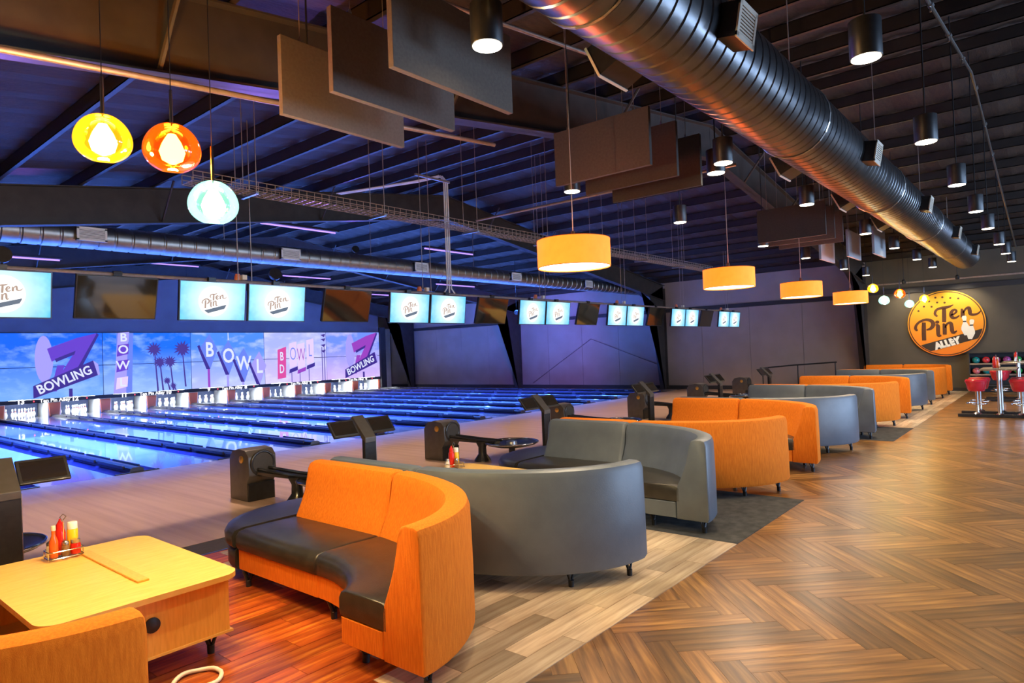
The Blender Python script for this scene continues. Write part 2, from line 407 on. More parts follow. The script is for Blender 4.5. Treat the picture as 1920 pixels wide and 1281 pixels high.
# divisions between lanes
gp = [(-.118+.236*i/8, -.085*math.sin(PI*i/8)) for i in range(9)]
def gutter_mesh():
    m = MB(); top = gp; bot = [(a, b-.015) for a, b in gp]
    m.prism(top + bot[::-1], FOUL+.004, 30.62, 'y'); return m.mesh('gutter', MAT['gutter'], 40)
gm = gutter_mesh()
cm = MB().prism([(-.115,-.1),(-.115,.045),(-.10,.075),(-.06,.092),(.06,.092),(.10,.075),(.115,.045),(.115,-.1)], FOUL+.05, 30.62, 'y').mesh('cap', MAT['cap'], 30)
def bump_mesh():
    m = MB(); y = FOUL+.3
    while y < 29: m.box(-.018, .018, y, y+1.25, .05, .105); y += 1.45
    return m.mesh('bumper_rail', MAT['cap'], bevel=.008)
bmh = bump_mesh()
endm = MB().box(-.36, .36, FOUL+.004, FOUL+.05, -.1, .02).mesh('end_plate', MAT['black'], bevel=.006)
for k in range(K0, K1+2):
    x = DV0 + LPX*k
    if k <= K1: lab = 'dark raised gutter divider left of the lane numbered %s' % lane_word(k)
    else: lab = 'dark raised gutter divider along the side wall right of lane %s' % lane_word(K1)
    d = empty('lane_divider', (x, 0, 0), 0, lab, 'divider', 'lane dividers')
    inst(cm, 'cap', parent=d); inst(endm, 'end_plate', parent=d)
    for s in (-1, 1):
        inst(gm, 'gutter', (s*.24, 0, 0), parent=d); inst(bmh, 'bumper_rail', (s*.125, 0, 0), parent=d)

# ------------------------------------------------------------------ walls
Zt = 7.0
wr = tag(MB().box(XW, XW+.25, 5.35, 33.4, -.2, 5.2).build('wall_right', MAT['wall']), kind='structure')
# upright panels of the side wall, with open joints
pw = 2.03
y = 5.55; i = 0
while y < 31.5:
    wmat = MAT['wall']
    MB().box(XW-.03, XW, y+.006, min(y+pw, 33)-.006, .16, 3.32).build('wall_panel', wmat, wr); y += pw
MB().box(XW-.05, XW, 5.35, 33, 3.34, 3.5).build('girt', MAT['wallblack'], wr)
MB().box(XW-.05, XW, 5.35, 33, 0, .15).build('skirting', MAT['wallblack'], wr)
ws = tag(MB().box(XW+.02, XW+.27, -8.2, 5.35, -.2, 5.2).build('wall_end', MAT['walldark']), kind='structure')
MB().box(XW-.10, XW+.02, -8, 5.3, 3.42, 3.58).build('beam', MAT['wallblack'], ws)
MB().box(XW-.01, XW+.02, -8, 5.3, 0, .12).build('skirting', MAT['wallblack'], ws)
MB().box(XW-.02, XW+.02, -8, 5.3, 3.75, 3.8).build('rail', MAT['conduit'], ws)
tag(MB().box(-1.4, XW+.3, 33.2, 33.4, -.2, 7).build('wall_back', MAT['wallblack']), kind='structure')
tag(MB().box(-1.4, -1.2, -8.2, 33.4, -.2, 5.2).build('wall_left', MAT['walldark']), kind='structure')
# upper front of the pin machines (above the mural) and the return at its right end
tag(MB().box(-1.2, 24.35, YB+.06, YB+.2, 3.32, 6.8).build('wall_masking', MAT['maskwall']), kind='structure')
tag(MB().box(24.37, 24.75, YB-.1, YB+.2, 0, 3.6).build('trim_1', MAT['wallblack']), kind='structure')
tag(MB().box(24.8, XW-.08, 32.0, 32.2, 0, 3.6).build('wall_service', MAT['pale']), kind='structure')
# street side with windows (behind the camera's right)
wf = MB()
wins = [(7.2, 10.8), (12.7, 16.3), (18.2, 21.8)]
xs = [-1.4] + [v for w in wins for v in w] + [XW+.3]
for a, b_ in zip(xs[0::2], xs[1::2]): wf.box(a, b_, -8.2, -8, -.2, 5.2)
for a, b_ in wins: wf.box(a, b_, -8.2, -8, -.2, .7); wf.box(a, b_, -8.2, -8, 3.1, 5.2)
tag(wf.build('wall_front', MAT['walldark']), kind='structure')
for i, (a, b_) in enumerate(wins):
    w = tag(MB().box(a, b_, -8.12, -8.10, .7, 3.1).build('window_%d' % (i+1), mat('pane', (.7,.8,.9), .05, trans=1)), kind='structure')
    fr = MB(); fr.box(a, a+.06, -8.15, -8.05, .7, 3.1); fr.box(b_-.06, b_, -8.15, -8.05, .7, 3.1); fr.box(a, b_, -8.15, -8.05, .7, .76); fr.box(a, b_, -8.15, -8.05, 3.04, 3.1); fr.box((a+b_)/2-.03, (a+b_)/2+.03, -8.15, -8.05, .7, 3.1)
    fr.build('window_frame', MAT['black'], w)

# ------------------------------------------------------------------ roof: portal frames, purlins, sheeting
RX = 13.1
def zr(x): return 3.87 + .141 * (x if x < RX else 2*RX - x)
RZ = .935         # underside of the roof sheet above zr
roof = MB()
N = 200
def corr(x, i): return .02 * (1 if (i//2) % 2 else -1)
pts = []
for seg in ((-1.4, RX), (RX, XW+.3)):
    pass
n = 130; P = []
for i in range(n+1):
    yy = -8.2 + (33.4+8.2)*i/n; P.append((yy, .018*(1 if i % 2 else -1)))
vs = []; fs = []
for xx in (-1.4, RX, XW+.3):
    for yy, dz in P: vs.append((xx, yy, zr(xx)+.93+dz))
for a in range(2):
    for i in range(n): fs.append((a*(n+1)+i, a*(n+1)+i+1, (a+1)*(n+1)+i+1, (a+1)*(n+1)+i))
for xx in (-1.4, RX, XW+.3):
    vs.append((xx, -8.2, zr(xx)+1.2)); vs.append((xx, 33.4, zr(xx)+1.2))
b = 3*(n+1); fs += [(b,b+1,b+3,b+2),(b+2,b+3,b+5,b+4)]
ceiling = MB().add(vs, fs).build('ceiling', MAT['roof']); tag(ceiling, kind='structure')
x = .35
while x < XW-.2:
    z = zr(x) + .70
    m = MB(); m.box(x-.03, x+.03, -8, 33.2, z, z+.012); m.box(x-.03, x-.024, -8, 33.2, z, z+.2); m.box(x-.03, x+.04, -8, 33.2, z+.19, z+.2)
    m.build('purlin', MAT['purlin'], ceiling); x += 1.22
def frame(y, lab):
    f = empty('portal_frame', (0, y, 0), 0, lab, 'roof frame', 'portal frames of the hall')
    for s, (xa, xb) in enumerate(((-1.15, RX-.005), (RX+.005, XW-.06))):
        web = MB().prism([(xa, zr(xa)), (xb, zr(xb)), (xb, zr(xb)+.69), (xa, zr(xa)+.69)], -.012, .012, 'y')
        web.build('rafter', MAT['steelframe'], f)
        for dz in (0, .67):
            MB().prism([(xa, zr(xa)+dz), (xb, zr(xb)+dz), (xb, zr(xb)+dz+.02), (xa, zr(xa)+dz+.02)], -.11, .11, 'y').build('flange', MAT['steelframe'], f)
    # haunched column at the far side
    for poly, d in (([(XW-.06, 0), (XW-.06, 4.5), (XW-1.35, 4.05), (XW-1.1, 3.7), (XW-.42, 0)], .012),):
        MB().prism(poly, -d, d, 'y').build('column', MAT['steelframe'], f)
    MB().prism([(XW-.42, 0), (XW-1.1, 3.7), (XW-2.2, zr(XW-2.2)), (XW-2.22, zr(XW-2.2)+.02), (XW-1.12, 3.71), (XW-.44, 0)], -.11, .11, 'y').build('flange', MAT['steelframe'], f)
    MB().box(XW-.08, XW-.055, -.11, .11, 0, 4.4).build('flange', MAT['steelframe'], f)
    for bx in (2.2, 5.4, 9.0, 14.8, 17.6, 20.4):
        for s in (-1, 1):
            MB().tube([(bx, s*.05, zr(bx)+.02), (bx+.0, s*.62, zr(bx)+.72)], .022, 6).build('fly_brace', MAT['steelframe'], f)
    return f
for i, y in enumerate((5.44, 13.35, 21.6, 29.9)):
    frame(y, ['dark steel portal frame above the sofas, nearest of the four', 'dark steel portal frame just above the monitors, second of the four', 'dark steel portal frame over the lanes, third of the four', 'dark steel portal frame beside the mural, farthest of the four'][i])
# wind bracing on the side wall
for (ya, za, yb, zb) in ((13.4, 1.05, 17.1, 3.0), (17.1, 3.0, 20.9, .3), (21.5, 3.0, 28.9, .3)):
    pass
br = empty('wall_brace', (XW-.06, 0, 0), 0, 'thin diagonal steel bracing rods meeting on the violet side wall', 'brace')
MB().tube([(0, 13.4, .95), (0, 17.2, 2.35)], .014, 6).build('rod', MAT['maskwall'], br)
MB().tube([(0, 17.2, 2.35), (0, 20.8, .25)], .014, 6).build('rod', MAT['maskwall'], br)

# ------------------------------------------------------------------ mural
SK = [sky('mural_sky_blue', (.0,.10,.85), (.16,.36,.95), (.32,.52,1), 1, .85),
      sky('mural_sky_blue2', (.0,.12,.9), (.26,.42,.95), (.36,.55,1), 2, .85),
      sky('mural_sky_pale', (.06,.22,.9), (.42,.46,.95), (.58,.66,1), 3, .85),
      sky('mural_sky_lilac', (.36,.4,.9), (.58,.46,.9), (.72,.7,.97), 4, .85),
      sky('mural_sky_lilac2', (.14,.24,.85), (.58,.4,.86), (.62,.55,.95), 5, .85)]
PURP = emis('mural_purple', (.13,.045,.55), .8); PURP2 = emis('mural_magenta', (.30,.05,.48), .8)  # printed shapes; the light on them is put in as emission
DVIO = emis('mural_violet_dark', (.045,.02,.24), .8); LILAC = emis('mural_lilac', (.36,.32,.85), .8); PALE = emis('mural_pale', (.66,.7,1), .85)
CRIM = emis('mural_crimson', (.62,.06,.28), .85); PALM = emis('mural_palm', (.06,.03,.25), .8); PINK = emis('mural_pink', (.7,.55,.85), .85); SKYB = emis('mural_blue', (.13,.2,.75), .85)
PW = 3.61; ME_Z0, ME_Z1, ME_ZM = .735, 3.31, 1.97
_tx = {}
def text_mesh(s, size, m, depth=.004, bold=.0, align='CENTER', shear=0):
    key = (s, size, m.name, bold, align, shear)
    if key in _tx: return _tx[key]
    cu = bpy.data.curves.new('lettering', 'FONT'); cu.body = s; cu.size = size; cu.extrude = depth/2; cu.offset = bold; cu.align_x = align; cu.align_y = 'CENTER'; cu.shear = shear
    cu.resolution_u = 3
    o = bpy.data.objects.new('tmp', cu); C.objects.link(o)
    bpy.context.view_layer.update()
    me = bpy.data.meshes.new_from_object(o.evaluated_get(bpy.context.evaluated_depsgraph_get()))
    bpy.data.objects.remove(o); me.materials.clear(); me.materials.append(m); _tx[key] = me
    return me
def mural(ix, x0, kind, lab):
    r = empty('mural_panel', (x0, YB, 0), 0, lab, 'mural', 'mural panels above the pins')
    sk = SK[ix]
    for z0, z1 in ((ME_Z0, ME_ZM-.012), (ME_ZM+.012, ME_Z1)):
        MB().box(.014, PW-.014, -.0, .05, z0, z1).build('board', sk, r)
    MB().box(0, PW, .02, .055, ME_Z0-.005, ME_Z1+.01).build('backing', MAT['wallblack'], r)
    Hh = ME_Z1 - ME_Z0
    def P(u, v): return (u*PW, ME_Z0 + v*Hh)
    lay = [0]
    def poly(name, pts, m):
        """flat printed shape; cut where the two boards meet"""
        lay[0] += 1; d = -.001 - .0012*lay[0]
        return MB().prism([P(*p) for p in pts], d-.001, d, 'y').build(name, m, r)
    def txt(s, u, v, size, m, rot=0, bold=.02, sx=1):
        lay[0] += 1; d = -.002 - .0012*lay[0]
        a, b_ = P(u, v); o = inst(text_mesh(s, size, m, .001, bold), 'lettering', (a, d, b_), (PI/2, 0, 0), r)
        o.rotation_euler = (PI/2, -rot, 0); o.scale = (sx, 1, 1); return o
    def ell(u, v, ru, rv, nn=20): return [(u+ru*math.cos(2*PI*i/nn), v+rv*math.sin(2*PI*i/nn)) for i in range(nn)]
    if kind == 'seven':
        PU = PURP if ix == 0 else PURP2
        poly('oval', ell(.43, .60, .085, .36), LILAC)
        poly('arrow_number', [(.46,.76),(.74,.92),(.945,.998),(.70,.33),(.555,.30),(.72,.70),(.50,.56)], PU)
        poly('arrow_edge', [(.945,.998),(.965,.97),(.73,.30),(.70,.33)], DVIO)
        poly('arrow_edge', [(.53,.60),(.73,.72),(.715,.66),(.54,.55)], DVIO)
        poly('sign_leg', [(.48,.1),(.54,.1),(.62,.5),(.55,.5)], PU)
        poly('sign_board', [(.325,.20),(.90,.56),(.945,.32),(.325,.01)], DVIO)
        poly('sign_end', [(.90,.56),(.95,.50),(.965,.33),(.945,.32)], LILAC)
        txt('BOWLING', .622, .27, .50, PALE, rot=math.radians(22), bold=.012, sx=.86)
        poly('post', [(.655,.0),(.69,.0),(.69,.13),(.655,.13)], DVIO)
    elif kind == 'tower':
        poly('tower', [(.12,.0),(.30,.0),(.33,1),(.15,1)], SKYB)
        poly('tower_face', [(.10,.0),(.235,.0),(.275,1),(.165,1)], LILAC)
        for (v, s, m) in ((.92,'B',LILAC),(.72,'O',PURP),(.46,'W',PURP),(.18,'L',PINK)):
            poly('letter_box', [(.12+.035*v, v-.11),(.245+.035*v, v-.07),(.255+.035*v, v+.10),(.135+.035*v, v+.08)], m)
            txt(s, .195+.03*v, v, .5, PALE, bold=.01)
        for (u, v0, v1, sz) in ((.56,.72,.0,.085),(.62,.5,.0,.07),(.89,.72,.05,.10),(.74,.5,.0,.075),(.70,.17,.0,.045),(.77,.08,.0,.04)):
            poly('palm_trunk', [(u-.008+.03,v1),(u+.012+.03,v1),(u+.008,v0),(u-.004,v0)], PALM)
            star = []
            for i in range(26):
                rr = sz*(1 if i % 2 else .52)*(1+.25*random.random()); a = 2*PI*i/26
                star.append((u+rr*math.cos(a), v0+rr*1.35*math.sin(a)))
            poly('palm_crown', star, PALM)
    elif kind == 'diamonds':
        for (u, v, s) in ((.24,.70,'B'),(.49,.58,'O'),(.70,.43,'W'),(.92,.36,'L')):
            poly('sign_post', [(u-.035,0),(u-.005,0),(u-.005,v),(u-.035,v)], LILAC if s != 'B' else PURP2)
            poly('diamond_side', [(u-.16,v+.06),(u-.13,v+.08),(u+.0,v-.36),(u-.05,v-.36)], DVIO)
            poly('diamond', [(u,v+.28),(u+.10,v-.0),(u+.0,v-.36),(u-.12,v+.03)], SKYB if s != 'L' else LILAC)
            txt(s, u-.003, v-.02, .95, PALE, bold=.02, sx=.75)
        poly('antenna', [(.483,.86),(.493,.86),(.493,1),(.483,1)], PALE)
    elif kind == 'bdw':
        poly('red_sign', [(.19,.08),(.32,.1),(.335,.72),(.20,.66)], CRIM)
        txt('B', .262, .52, .62, PALE, bold=.01, sx=.6); txt('D', .258, .27, .62, PALE, bold=.01, sx=.6)
        for (u, v, s, c, c2) in ((.44,.52,'O',SKYB,DVIO),(.57,.5,'W',PURP2,PURP2),(.72,.58,'L',SKYB,DVIO)):
            poly('letter_board', [(u-.06,v-.24),(u+.06,v-.19),(u+.06,v+.30),(u-.06,v+.26)], PINK)
            txt(s, u, v+.04, .95, c, bold=-.01, sx=.5)
            poly('letter_foot', [(u-.07,v-.34),(u+.07,v-.28),(u+.075,v-.20),(u-.06,v-.26)], c2)
            poly('post', [(u-.035,0),(u-.025,0),(u-.025,v-.3),(u-.035,v-.3)], DVIO)
        for u in (.92, .96): poly('palm_trunk', [(u-.006,.0),(u+.006,.0),(u+.006,.7),(u-.006,.7)], PALM)
        for v in (.62,.74,.86,.95):
            poly('palm_leaf', [(.90,v),(.985,v+.02),(.96,v-.05)], PALM)
    return r
mx0 = 24.35 - 5*PW
mural(0, mx0, 'seven', 'blue sky mural with purple arrow and BOWLING sign, leftmost panel')
mural(1, mx0+PW, 'tower', 'blue sky mural with BOWL tower sign and palm trees')
mural(2, mx0+2*PW, 'diamonds', 'pale blue mural with four diamond letter signs')
mural(3, mx0+3*PW, 'bdw', 'lilac mural with crimson letter sign and white letter boards')
mural(4, mx0+4*PW, 'seven', 'lilac mural with magenta arrow and BOWLING sign, rightmost panel')
# header strip under the mural, with lane numbers
hs = empty('header_strip', (0, YB-.03, 0), 0, 'dark strip with lane numbers running along above the pins', 'strip')
MB().box(2, 24.35, .0, .06, .585, .725).build('board', MAT['wallblack'], hs)
NUM = emis('number_white', (.95,.95,1), 1.0); REDLED = emis('red_led', (1,.05,.08), 2.5)
for k in range(0, K1+1):
    x = DV0+LPX*(k+.5)
    inst(text_mesh(str(lane_no(k)), .24, NUM, .004, .012), 'lane_number', (x-.22, -.006, .655), (PI/2,0,0), hs)
    MB().lathe([(.02,-.005),(.026,0),(.02,.01)], 8).xf(Matrix.Translation((x+.2,-.008,.655)) @ Matrix.Rotation(PI/2,4,'X')).build('led', REDLED, hs)
    if k % 2 == 0: inst(text_mesh('Ten Pin Alley', .19, NUM, .004, .006), 'lettering', (DV0+LPX*k, -.006, .655), (PI/2,0,0), hs)

# ------------------------------------------------------------------ pin decks
pinprof = [(.0,0),(.026,0),(.033,.02),(.05,.08),(.0605,.115),(.056,.16),(.04,.21),(.026,.25),(.0235,.275),(.026,.30),(.0325,.335),(.031,.36),(.02,.377),(0,.381)]
pinm = MB().lathe(pinprof, 12, cap=False).mesh('bowling_pin', MAT['pin'], 60)
band = MB().lathe([(.0285,.243),(.0262,.252),(.0245,.268)], 12, cap=False).mesh('neck_band', MAT['pinred'], 60)
PY = FOUL + 18.29
kick = MB().box(-.22, .22, PY-.15, 32.2, -.05, .58).mesh('kickback', MAT['white'])
kfront = MB().prism([(-.16,.02),(.16,.02),(.20,.56),(-.20,.56)], PY-.19, PY-.152, 'y').mesh('divider_cover', MAT['kick'], bevel=.01)
for k in range(1, K1+2):
    x = DV0+LPX*k
    d = empty('pin_divider', (x, 0, 0), 0, ('red faced white divider at the pins, left of number %s' % lane_word(k)) if k <= K1 else 'red faced white divider at the pins, rightmost by the dark post', 'divider', 'pin deck dividers')
    inst(kick, 'kickback', parent=d); inst(kfront, 'divider_cover', parent=d)
curtain = MB().box(-.66, .66, PY+1.1, PY+1.14, 0, .95).mesh('pin_curtain', mat('curtain_blue', (.12,.16,.3), .7, col2=(.16,.2,.36)))
tubem = MB().tube([(-.55,0,0),(.55,0,0)], .02, 8).mesh('tube', emis('pin_tube', (.85,.93,1), 12))
housem = MB().box(-.6, .6, -.134, .05, .02, .06).mesh('housing', MAT['white'])
for k in range(1, K1+1):
    x = DV0+LPX*(k+.5); no = lane_word(k)
    tag(inst(curtain, 'pin_curtain', (x,0,0)), 'pale ball curtain behind the pins under number %s' % no, 'curtain', 'ball curtains')
    lt = empty('pin_light', (x, PY-.05, .72), 0, 'tube light over the pins behind number %s' % no, 'lamp', 'pin deck lights')
    inst(tubem, 'tube', parent=lt); inst(housem, 'housing', parent=lt)
    lamp('AREA', 'pin_glow', (0, .12, -.03), 40, (.8,.9,1), 1.1, (math.radians(-18),0,0), lt, .1)
    for row in range(4):
        for j in range(row+1):
            p = inst(pinm, 'bowling_pin', (x+(j-row/2)*.3048, PY+row*.264, 0))
            tag(p, 'white bowling pin standing in the rack under number %s' % no, 'pin', 'pins under number %s' % no)
            inst(band, 'neck_band', parent=p)

# ------------------------------------------------------------------ logo (used on wall sign and screens)
def cat_rom(pts, n=8):
    out = []; Pp = [pts[0]] + list(pts) + [pts[-1]]
    for i in range(1, len(Pp)-2):
        p0, p1, p2, p3 = Pp[i-1:i+3]
        for j in range(n):
            t = j/n
            out.append(tuple(.5*((2*p1[a])+(-p0[a]+p2[a])*t+(2*p0[a]-5*p1[a]+4*p2[a]-p3[a])*t*t+(-p0[a]+3*p1[a]-3*p2[a]+p3[a])*t**3) for a in range(len(p1))))
    out.append(tuple(pts[-1])); return out
def ribbon(m, pts, d0, d1, n=8, smooth=True):
    """pts (u,v,width): closed strip of varying width, extruded d0..d1 along -local z"""
    q = cat_rom(pts, n) if smooth else pts
    L_ = []; R_ = []
    for i, p in enumerate(q):
        a = q[max(i-1,0)]; b_ = q[min(i+1,len(q)-1)]; dx, dy = b_[0]-a[0], b_[1]-a[1]; l = math.hypot(dx,dy) or 1
        nx, ny = -dy/l, dx/l; w = p[2]/2; L_.append((p[0]+nx*w, p[1]+ny*w)); R_.append((p[0]-nx*w, p[1]-ny*w))
    k = len(q); vs = [(x,y,d0) for x,y in L_]+[(x,y,d0) for x,y in R_]+[(x,y,d1) for x,y in L_]+[(x,y,d1) for x,y in R_]
    fs = []
    for i in range(k-1):
        fs += [(i,i+1,k+i+1,k+i),(2*k+i,3*k+i,3*k+i+1,2*k+i+1),(i,2*k+i,2*k+i+1,i+1),(k+i,k+i+1,3*k+i+1,3*k+i)]
    fs += [(0,k,3*k,2*k),(k-1,3*k-1,4*k-1,2*k-1)]
    m.add(vs, fs)
def logo_script(d0, d1):
    """words Ten and Pin in a brush script, unit circle coordinates"""
    m = MB()
    R = lambda *p: ribbon(m, p, d0, d1)
    # T
    R((-.20,.22,.05),(-.26,.30,.07),(-.22,.42,.07),(-.10,.47,.08),(.08,.49,.08),(.22,.55,.02))
    R((-.02,.46,.10),(-.025,.30,.11),(-.03,.14,.11),(-.035,.04,.10))
    # e
    R((.14,.24,.04),(.24,.28,.05),(.29,.35,.06),(.25,.40,.06),(.18,.36,.08),(.15,.26,.10),(.19,.16,.09),(.28,.16,.06),(.36,.22,.03))
    # n with tail
    R((.42,.42,.04),(.44,.30,.10),(.435,.15,.10))
    R((.45,.28,.04),(.52,.40,.06),(.60,.43,.09),(.62,.33,.10),(.63,.25,.09),(.70,.22,.07),(.82,.25,.05),(.90,.34,.02))
    # P
    R((-.56,.06,.10),(-.57,-.12,.115),(-.575,-.32,.115),(-.575,-.50,.11))
    R((-.74,-.19,.05),(-.79,-.12,.08),(-.76,-.01,.07),(-.66,.09,.07),(-.50,.14,.08),(-.36,.09,.10),(-.32,-.02,.11),(-.38,-.13,.09),(-.50,-.18,.04))
    # i
    R((-.25,-.02,.04),(-.20,-.07,.10),(-.20,-.22,.105),(-.19,-.36,.09),(-.12,-.36,.04)); m.prism([(-.21+.055*math.cos(a*PI/5), .05+.05*math.sin(a*PI/5)) for a in range(10)], d0, d1)
    # n
    R((-.06,.0,.04),(-.03,-.08,.10),(-.03,-.22,.105),(-.035,-.34,.10))
    R((-.02,-.13,.04),(.05,-.01,.06),(.13,.0,.09),(.15,-.10,.10),(.16,-.24,.10),(.20,-.29,.07),(.28,-.24,.03))
    return m
def chord(u0v0, u1v1, r):
    """points where line meets the circle of radius r"""
    (x0,y0),(x1,y1) = u0v0,u1v1; dx,dy = x1-x0,y1-y0; A=dx*dx+dy*dy; B=2*(x0*dx+y0*dy); Cc=x0*x0+y0*y0-r*r; D=math.sqrt(B*B-4*A*Cc)
    return [(x0+dx*t, y0+dy*t) for t in ((-B-D)/(2*A), (-B+D)/(2*A))]
def banner(d0, d1, r=.93):
    a, b_ = chord((-.61,-.63),(.85,-.22), r); c, d = chord((-.42,-.84),(.73,-.51), r)
    def arc(p, q):
        t0 = math.atan2(p[1],p[0]); t1 = math.atan2(q[1],q[0])
        if t1-t0 > PI: t1 -= 2*PI
        if t0-t1 > PI: t1 += 2*PI
        return [(r*math.cos(t0+(t1-t0)*i/6), r*math.sin(t0+(t1-t0)*i/6)) for i in range(1,6)]
    return MB().prism([a, b_] + arc(b_, d) + [d, c] + arc(c, a), d0, d1)
def disc(r, d0, d1, n=64): return MB().prism([(r*math.cos(2*PI*i/n), r*math.sin(2*PI*i/n)) for i in range(n)], d0, d1)
def ring(r0, r1, d0, d1, n=64):
    vs = []; fs = []
    for r, d in ((r0,d0),(r1,d0),(r1,d1),(r0,d1)):
        vs += [(r*math.cos(2*PI*i/n), r*math.sin(2*PI*i/n), d) for i in range(n)]
    for a in range(4):
        for i in range(n): fs.append((a*n+i, a*n+(i+1)%n, ((a+1)%4)*n+(i+1)%n, ((a+1)%4)*n+i))
    return MB().add(vs, fs)
def flatpin(m, cx, cy, s, rot, d0, d1):
    pr = pinprof[1:-1]
    pts = [(r*1.15, z-.19) for r, z in pr] + [(-r*1.15, z-.19) for r, z in pr[::-1]]
    ca, sa = math.cos(rot), math.sin(rot)
    m.prism([(cx+s*(x*ca-z*sa), cy+s*(x*sa+z*ca)) for x, z in pts], d0, d1)

# wall sign
sg_or = bpy.data.materials.new('sign_orange'); sg_or.use_nodes = True
def _sign(m):
    nt = m.node_tree; b = nt.nodes['Principled BSDF']; N = nt.nodes.new; L = nt.links.new
    tc = N('ShaderNodeTexCoord'); sp = N('ShaderNodeSeparateXYZ'); L(tc.outputs['Object'], sp.inputs[0])
    r = N('ShaderNodeValToRGB'); mr = N('ShaderNodeMapRange'); mr.inputs[1].default_value = -1; mr.inputs[2].default_value = 1; L(sp.outputs[1], mr.inputs[0]); L(mr.outputs[0], r.inputs[0])
    r.color_ramp.elements[0].color = (.86,.20,.01,1); r.color_ramp.elements[1].color = (.95,.46,.02,1)
    L(r.outputs[0], b.inputs['Base Color']); b.inputs['Roughness'].default_value = .5
_sign(sg_or)
sg_br = mat('sign_brown', (.075,.02,.008), .5, col2=(.09,.025,.01)); sg_dk = mat('sign_dark', (.03,.02,.016), .5, col2=(.035,.025,.02)); sg_wh = mat('sign_white', (.85,.8,.68), .5, col2=(.88,.83,.72))
sign = empty('wall_sign', (XW-.02, 2.98, 2.29), 0, 'round orange Ten Pin Alley sign on the dark end wall', 'sign')
SR = 1.11
def sg(o):
    o.rotation_euler = (PI/2, 0, -PI/2); o.scale = (SR, SR, 1); o.parent = sign; return o
sg(disc(1, 0, .04).build('disc', sg_or)); sg(ring(.945, .972, .04, .044).build('ring', sg_br))
sg(logo_script(.041, .05).build('script_lettering', sg_br))
sg(banner(.041, .046).build('banner', sg_dk))
al = sg(inst(text_mesh('ALLEY', .27, sg_wh, .006, .022), 'lettering', (0,0,0)))
al.matrix_local = Matrix.Rotation(-PI/2,4,'Z') @ Matrix.Rotation(PI/2,4,'X') @ Matrix.Diagonal((SR,SR,1,1)) @ Matrix.Translation((.02,-.615,.05)) @ Matrix.Rotation(math.radians(15.5),4,'Z') @ Matrix.Diagonal((.88,1,1,1))
for (cx, cy, rot, d) in ((.49,-.09,.06,.047),(.63,-.21,-.12,.052)):
    m = MB(); flatpin(m, cx, cy, 1.55, rot, d, d+.006); sg(m.build('painted_pin', sg_wh))
    m = MB(); m.cbox((cx-.12*math.sin(rot)*1.2, cy+.12, d+.008), .085, .035, .004); sg(m.build('pin_band', sg_dk))
for (u, v) in ((-.23,.80),(-.05,.80),(.15,.76),(.35,.73),(-.19,.65),(0,.63),(-.54,.55),(-.34,.53),(-.69,.42),(-.40,.70)):
    sg(MB().prism([(u+.033*math.cos(i*PI/3), v+.033*math.sin(i*PI/3)) for i in range(6)], .041, .045).build('dot', sg_br))

# ------------------------------------------------------------------ monitors over the approach
MY = 9.1
scr = MB().box(-.455,.455,-.014,-.010,-.262,.262).mesh('screen', MAT['cyan'])
bez = MB(); bez.box(-.47,.47,-.012,.04,-.277,.277)
bez = bez.mesh('bezel', MAT['blackplastic'], bevel=.004)
ld = disc(.212, .0155, .0165, 40).xf(Matrix.Rotation(PI/2,4,'X')).mesh('logo_disc', MAT['scr_white'])
ls = logo_script(.017, .018).xf(Matrix.Rotation(PI/2,4,'X') @ Matrix.Diagonal((.205,.205,1,1))).mesh('logo_script', MAT['scr_brown'])
lb = banner(.017, .018, .9).xf(Matrix.Rotation(PI/2,4,'X') @ Matrix.Diagonal((.205,.205,1,1))).mesh('logo_banner', MAT['scr_navy'])
offm = MB().box(-.455,.455,-.0145,-.010,-.262,.262).mesh('screen', MAT['glassblk'])
arm = MB().box(-.05,.05,.04,.10,-.05,.33).mesh('bracket', MAT['black'])
cents = [1.47, 4.84, 8.46, 12.08, 15.75, 19.4, 23.0]
names = ['leftmost, cut by the picture edge', 'second pair from the left', 'third pair from the left', 'fourth pair from the left', 'fifth pair from the left', 'sixth pair from the left', 'farthest pair on the right']
for i, cx in enumerate(cents):
    for s in (-1, 1):
        t = empty('lane_monitor', (cx+s*.49, MY, 2.75), 0, 'lit blue logo monitor, %s of the %s' % ('left' if s < 0 else 'right', names[i]), 'monitor', 'lit monitors over the approach')
        t.rotation_euler = (math.radians(7), 0, 0)
        inst(bez, 'bezel', parent=t); inst(scr, 'screen', parent=t); inst(ld, 'logo_disc', parent=t); inst(ls, 'logo_script', parent=t); inst(lb, 'logo_banner', parent=t); inst(arm, 'bracket', parent=t)
for i, dx in enumerate([3.16, 6.66, 10.32, 13.98, 17.6, 21.2]):
    t = empty('dark_monitor', (dx, MY+.08, 2.76), 0, 'switched-off dark monitor, %s from the left between lit pairs' % ORD[i], 'monitor', 'dark monitors over the approach')
    t.rotation_euler = (math.radians(15), 0, 0)
    inst(bez, 'bezel', parent=t); inst(offm, 'screen', parent=t); inst(arm, 'bracket', parent=t)
rail = empty('monitor_rail', (0, MY+.09, 3.06), 0, 'thin steel rail carrying the row of monitors', 'rail')
MB().tube([(.3,0,0),(24.2,0,0)], .022, 8).build('pipe', MAT['conduit'], rail)
for cx in cents:
    MB().cbox((cx, -.03, .06), .07, .07, .07).build('junction_box', MAT['cream'], rail)
    for s in (-.07, .14):
        MB().tube([(cx+s,0,0),(cx+s,0,zr(cx)+RZ-3.06)], .007, 5).build('hanger_wire', MAT['conduit'], rail)
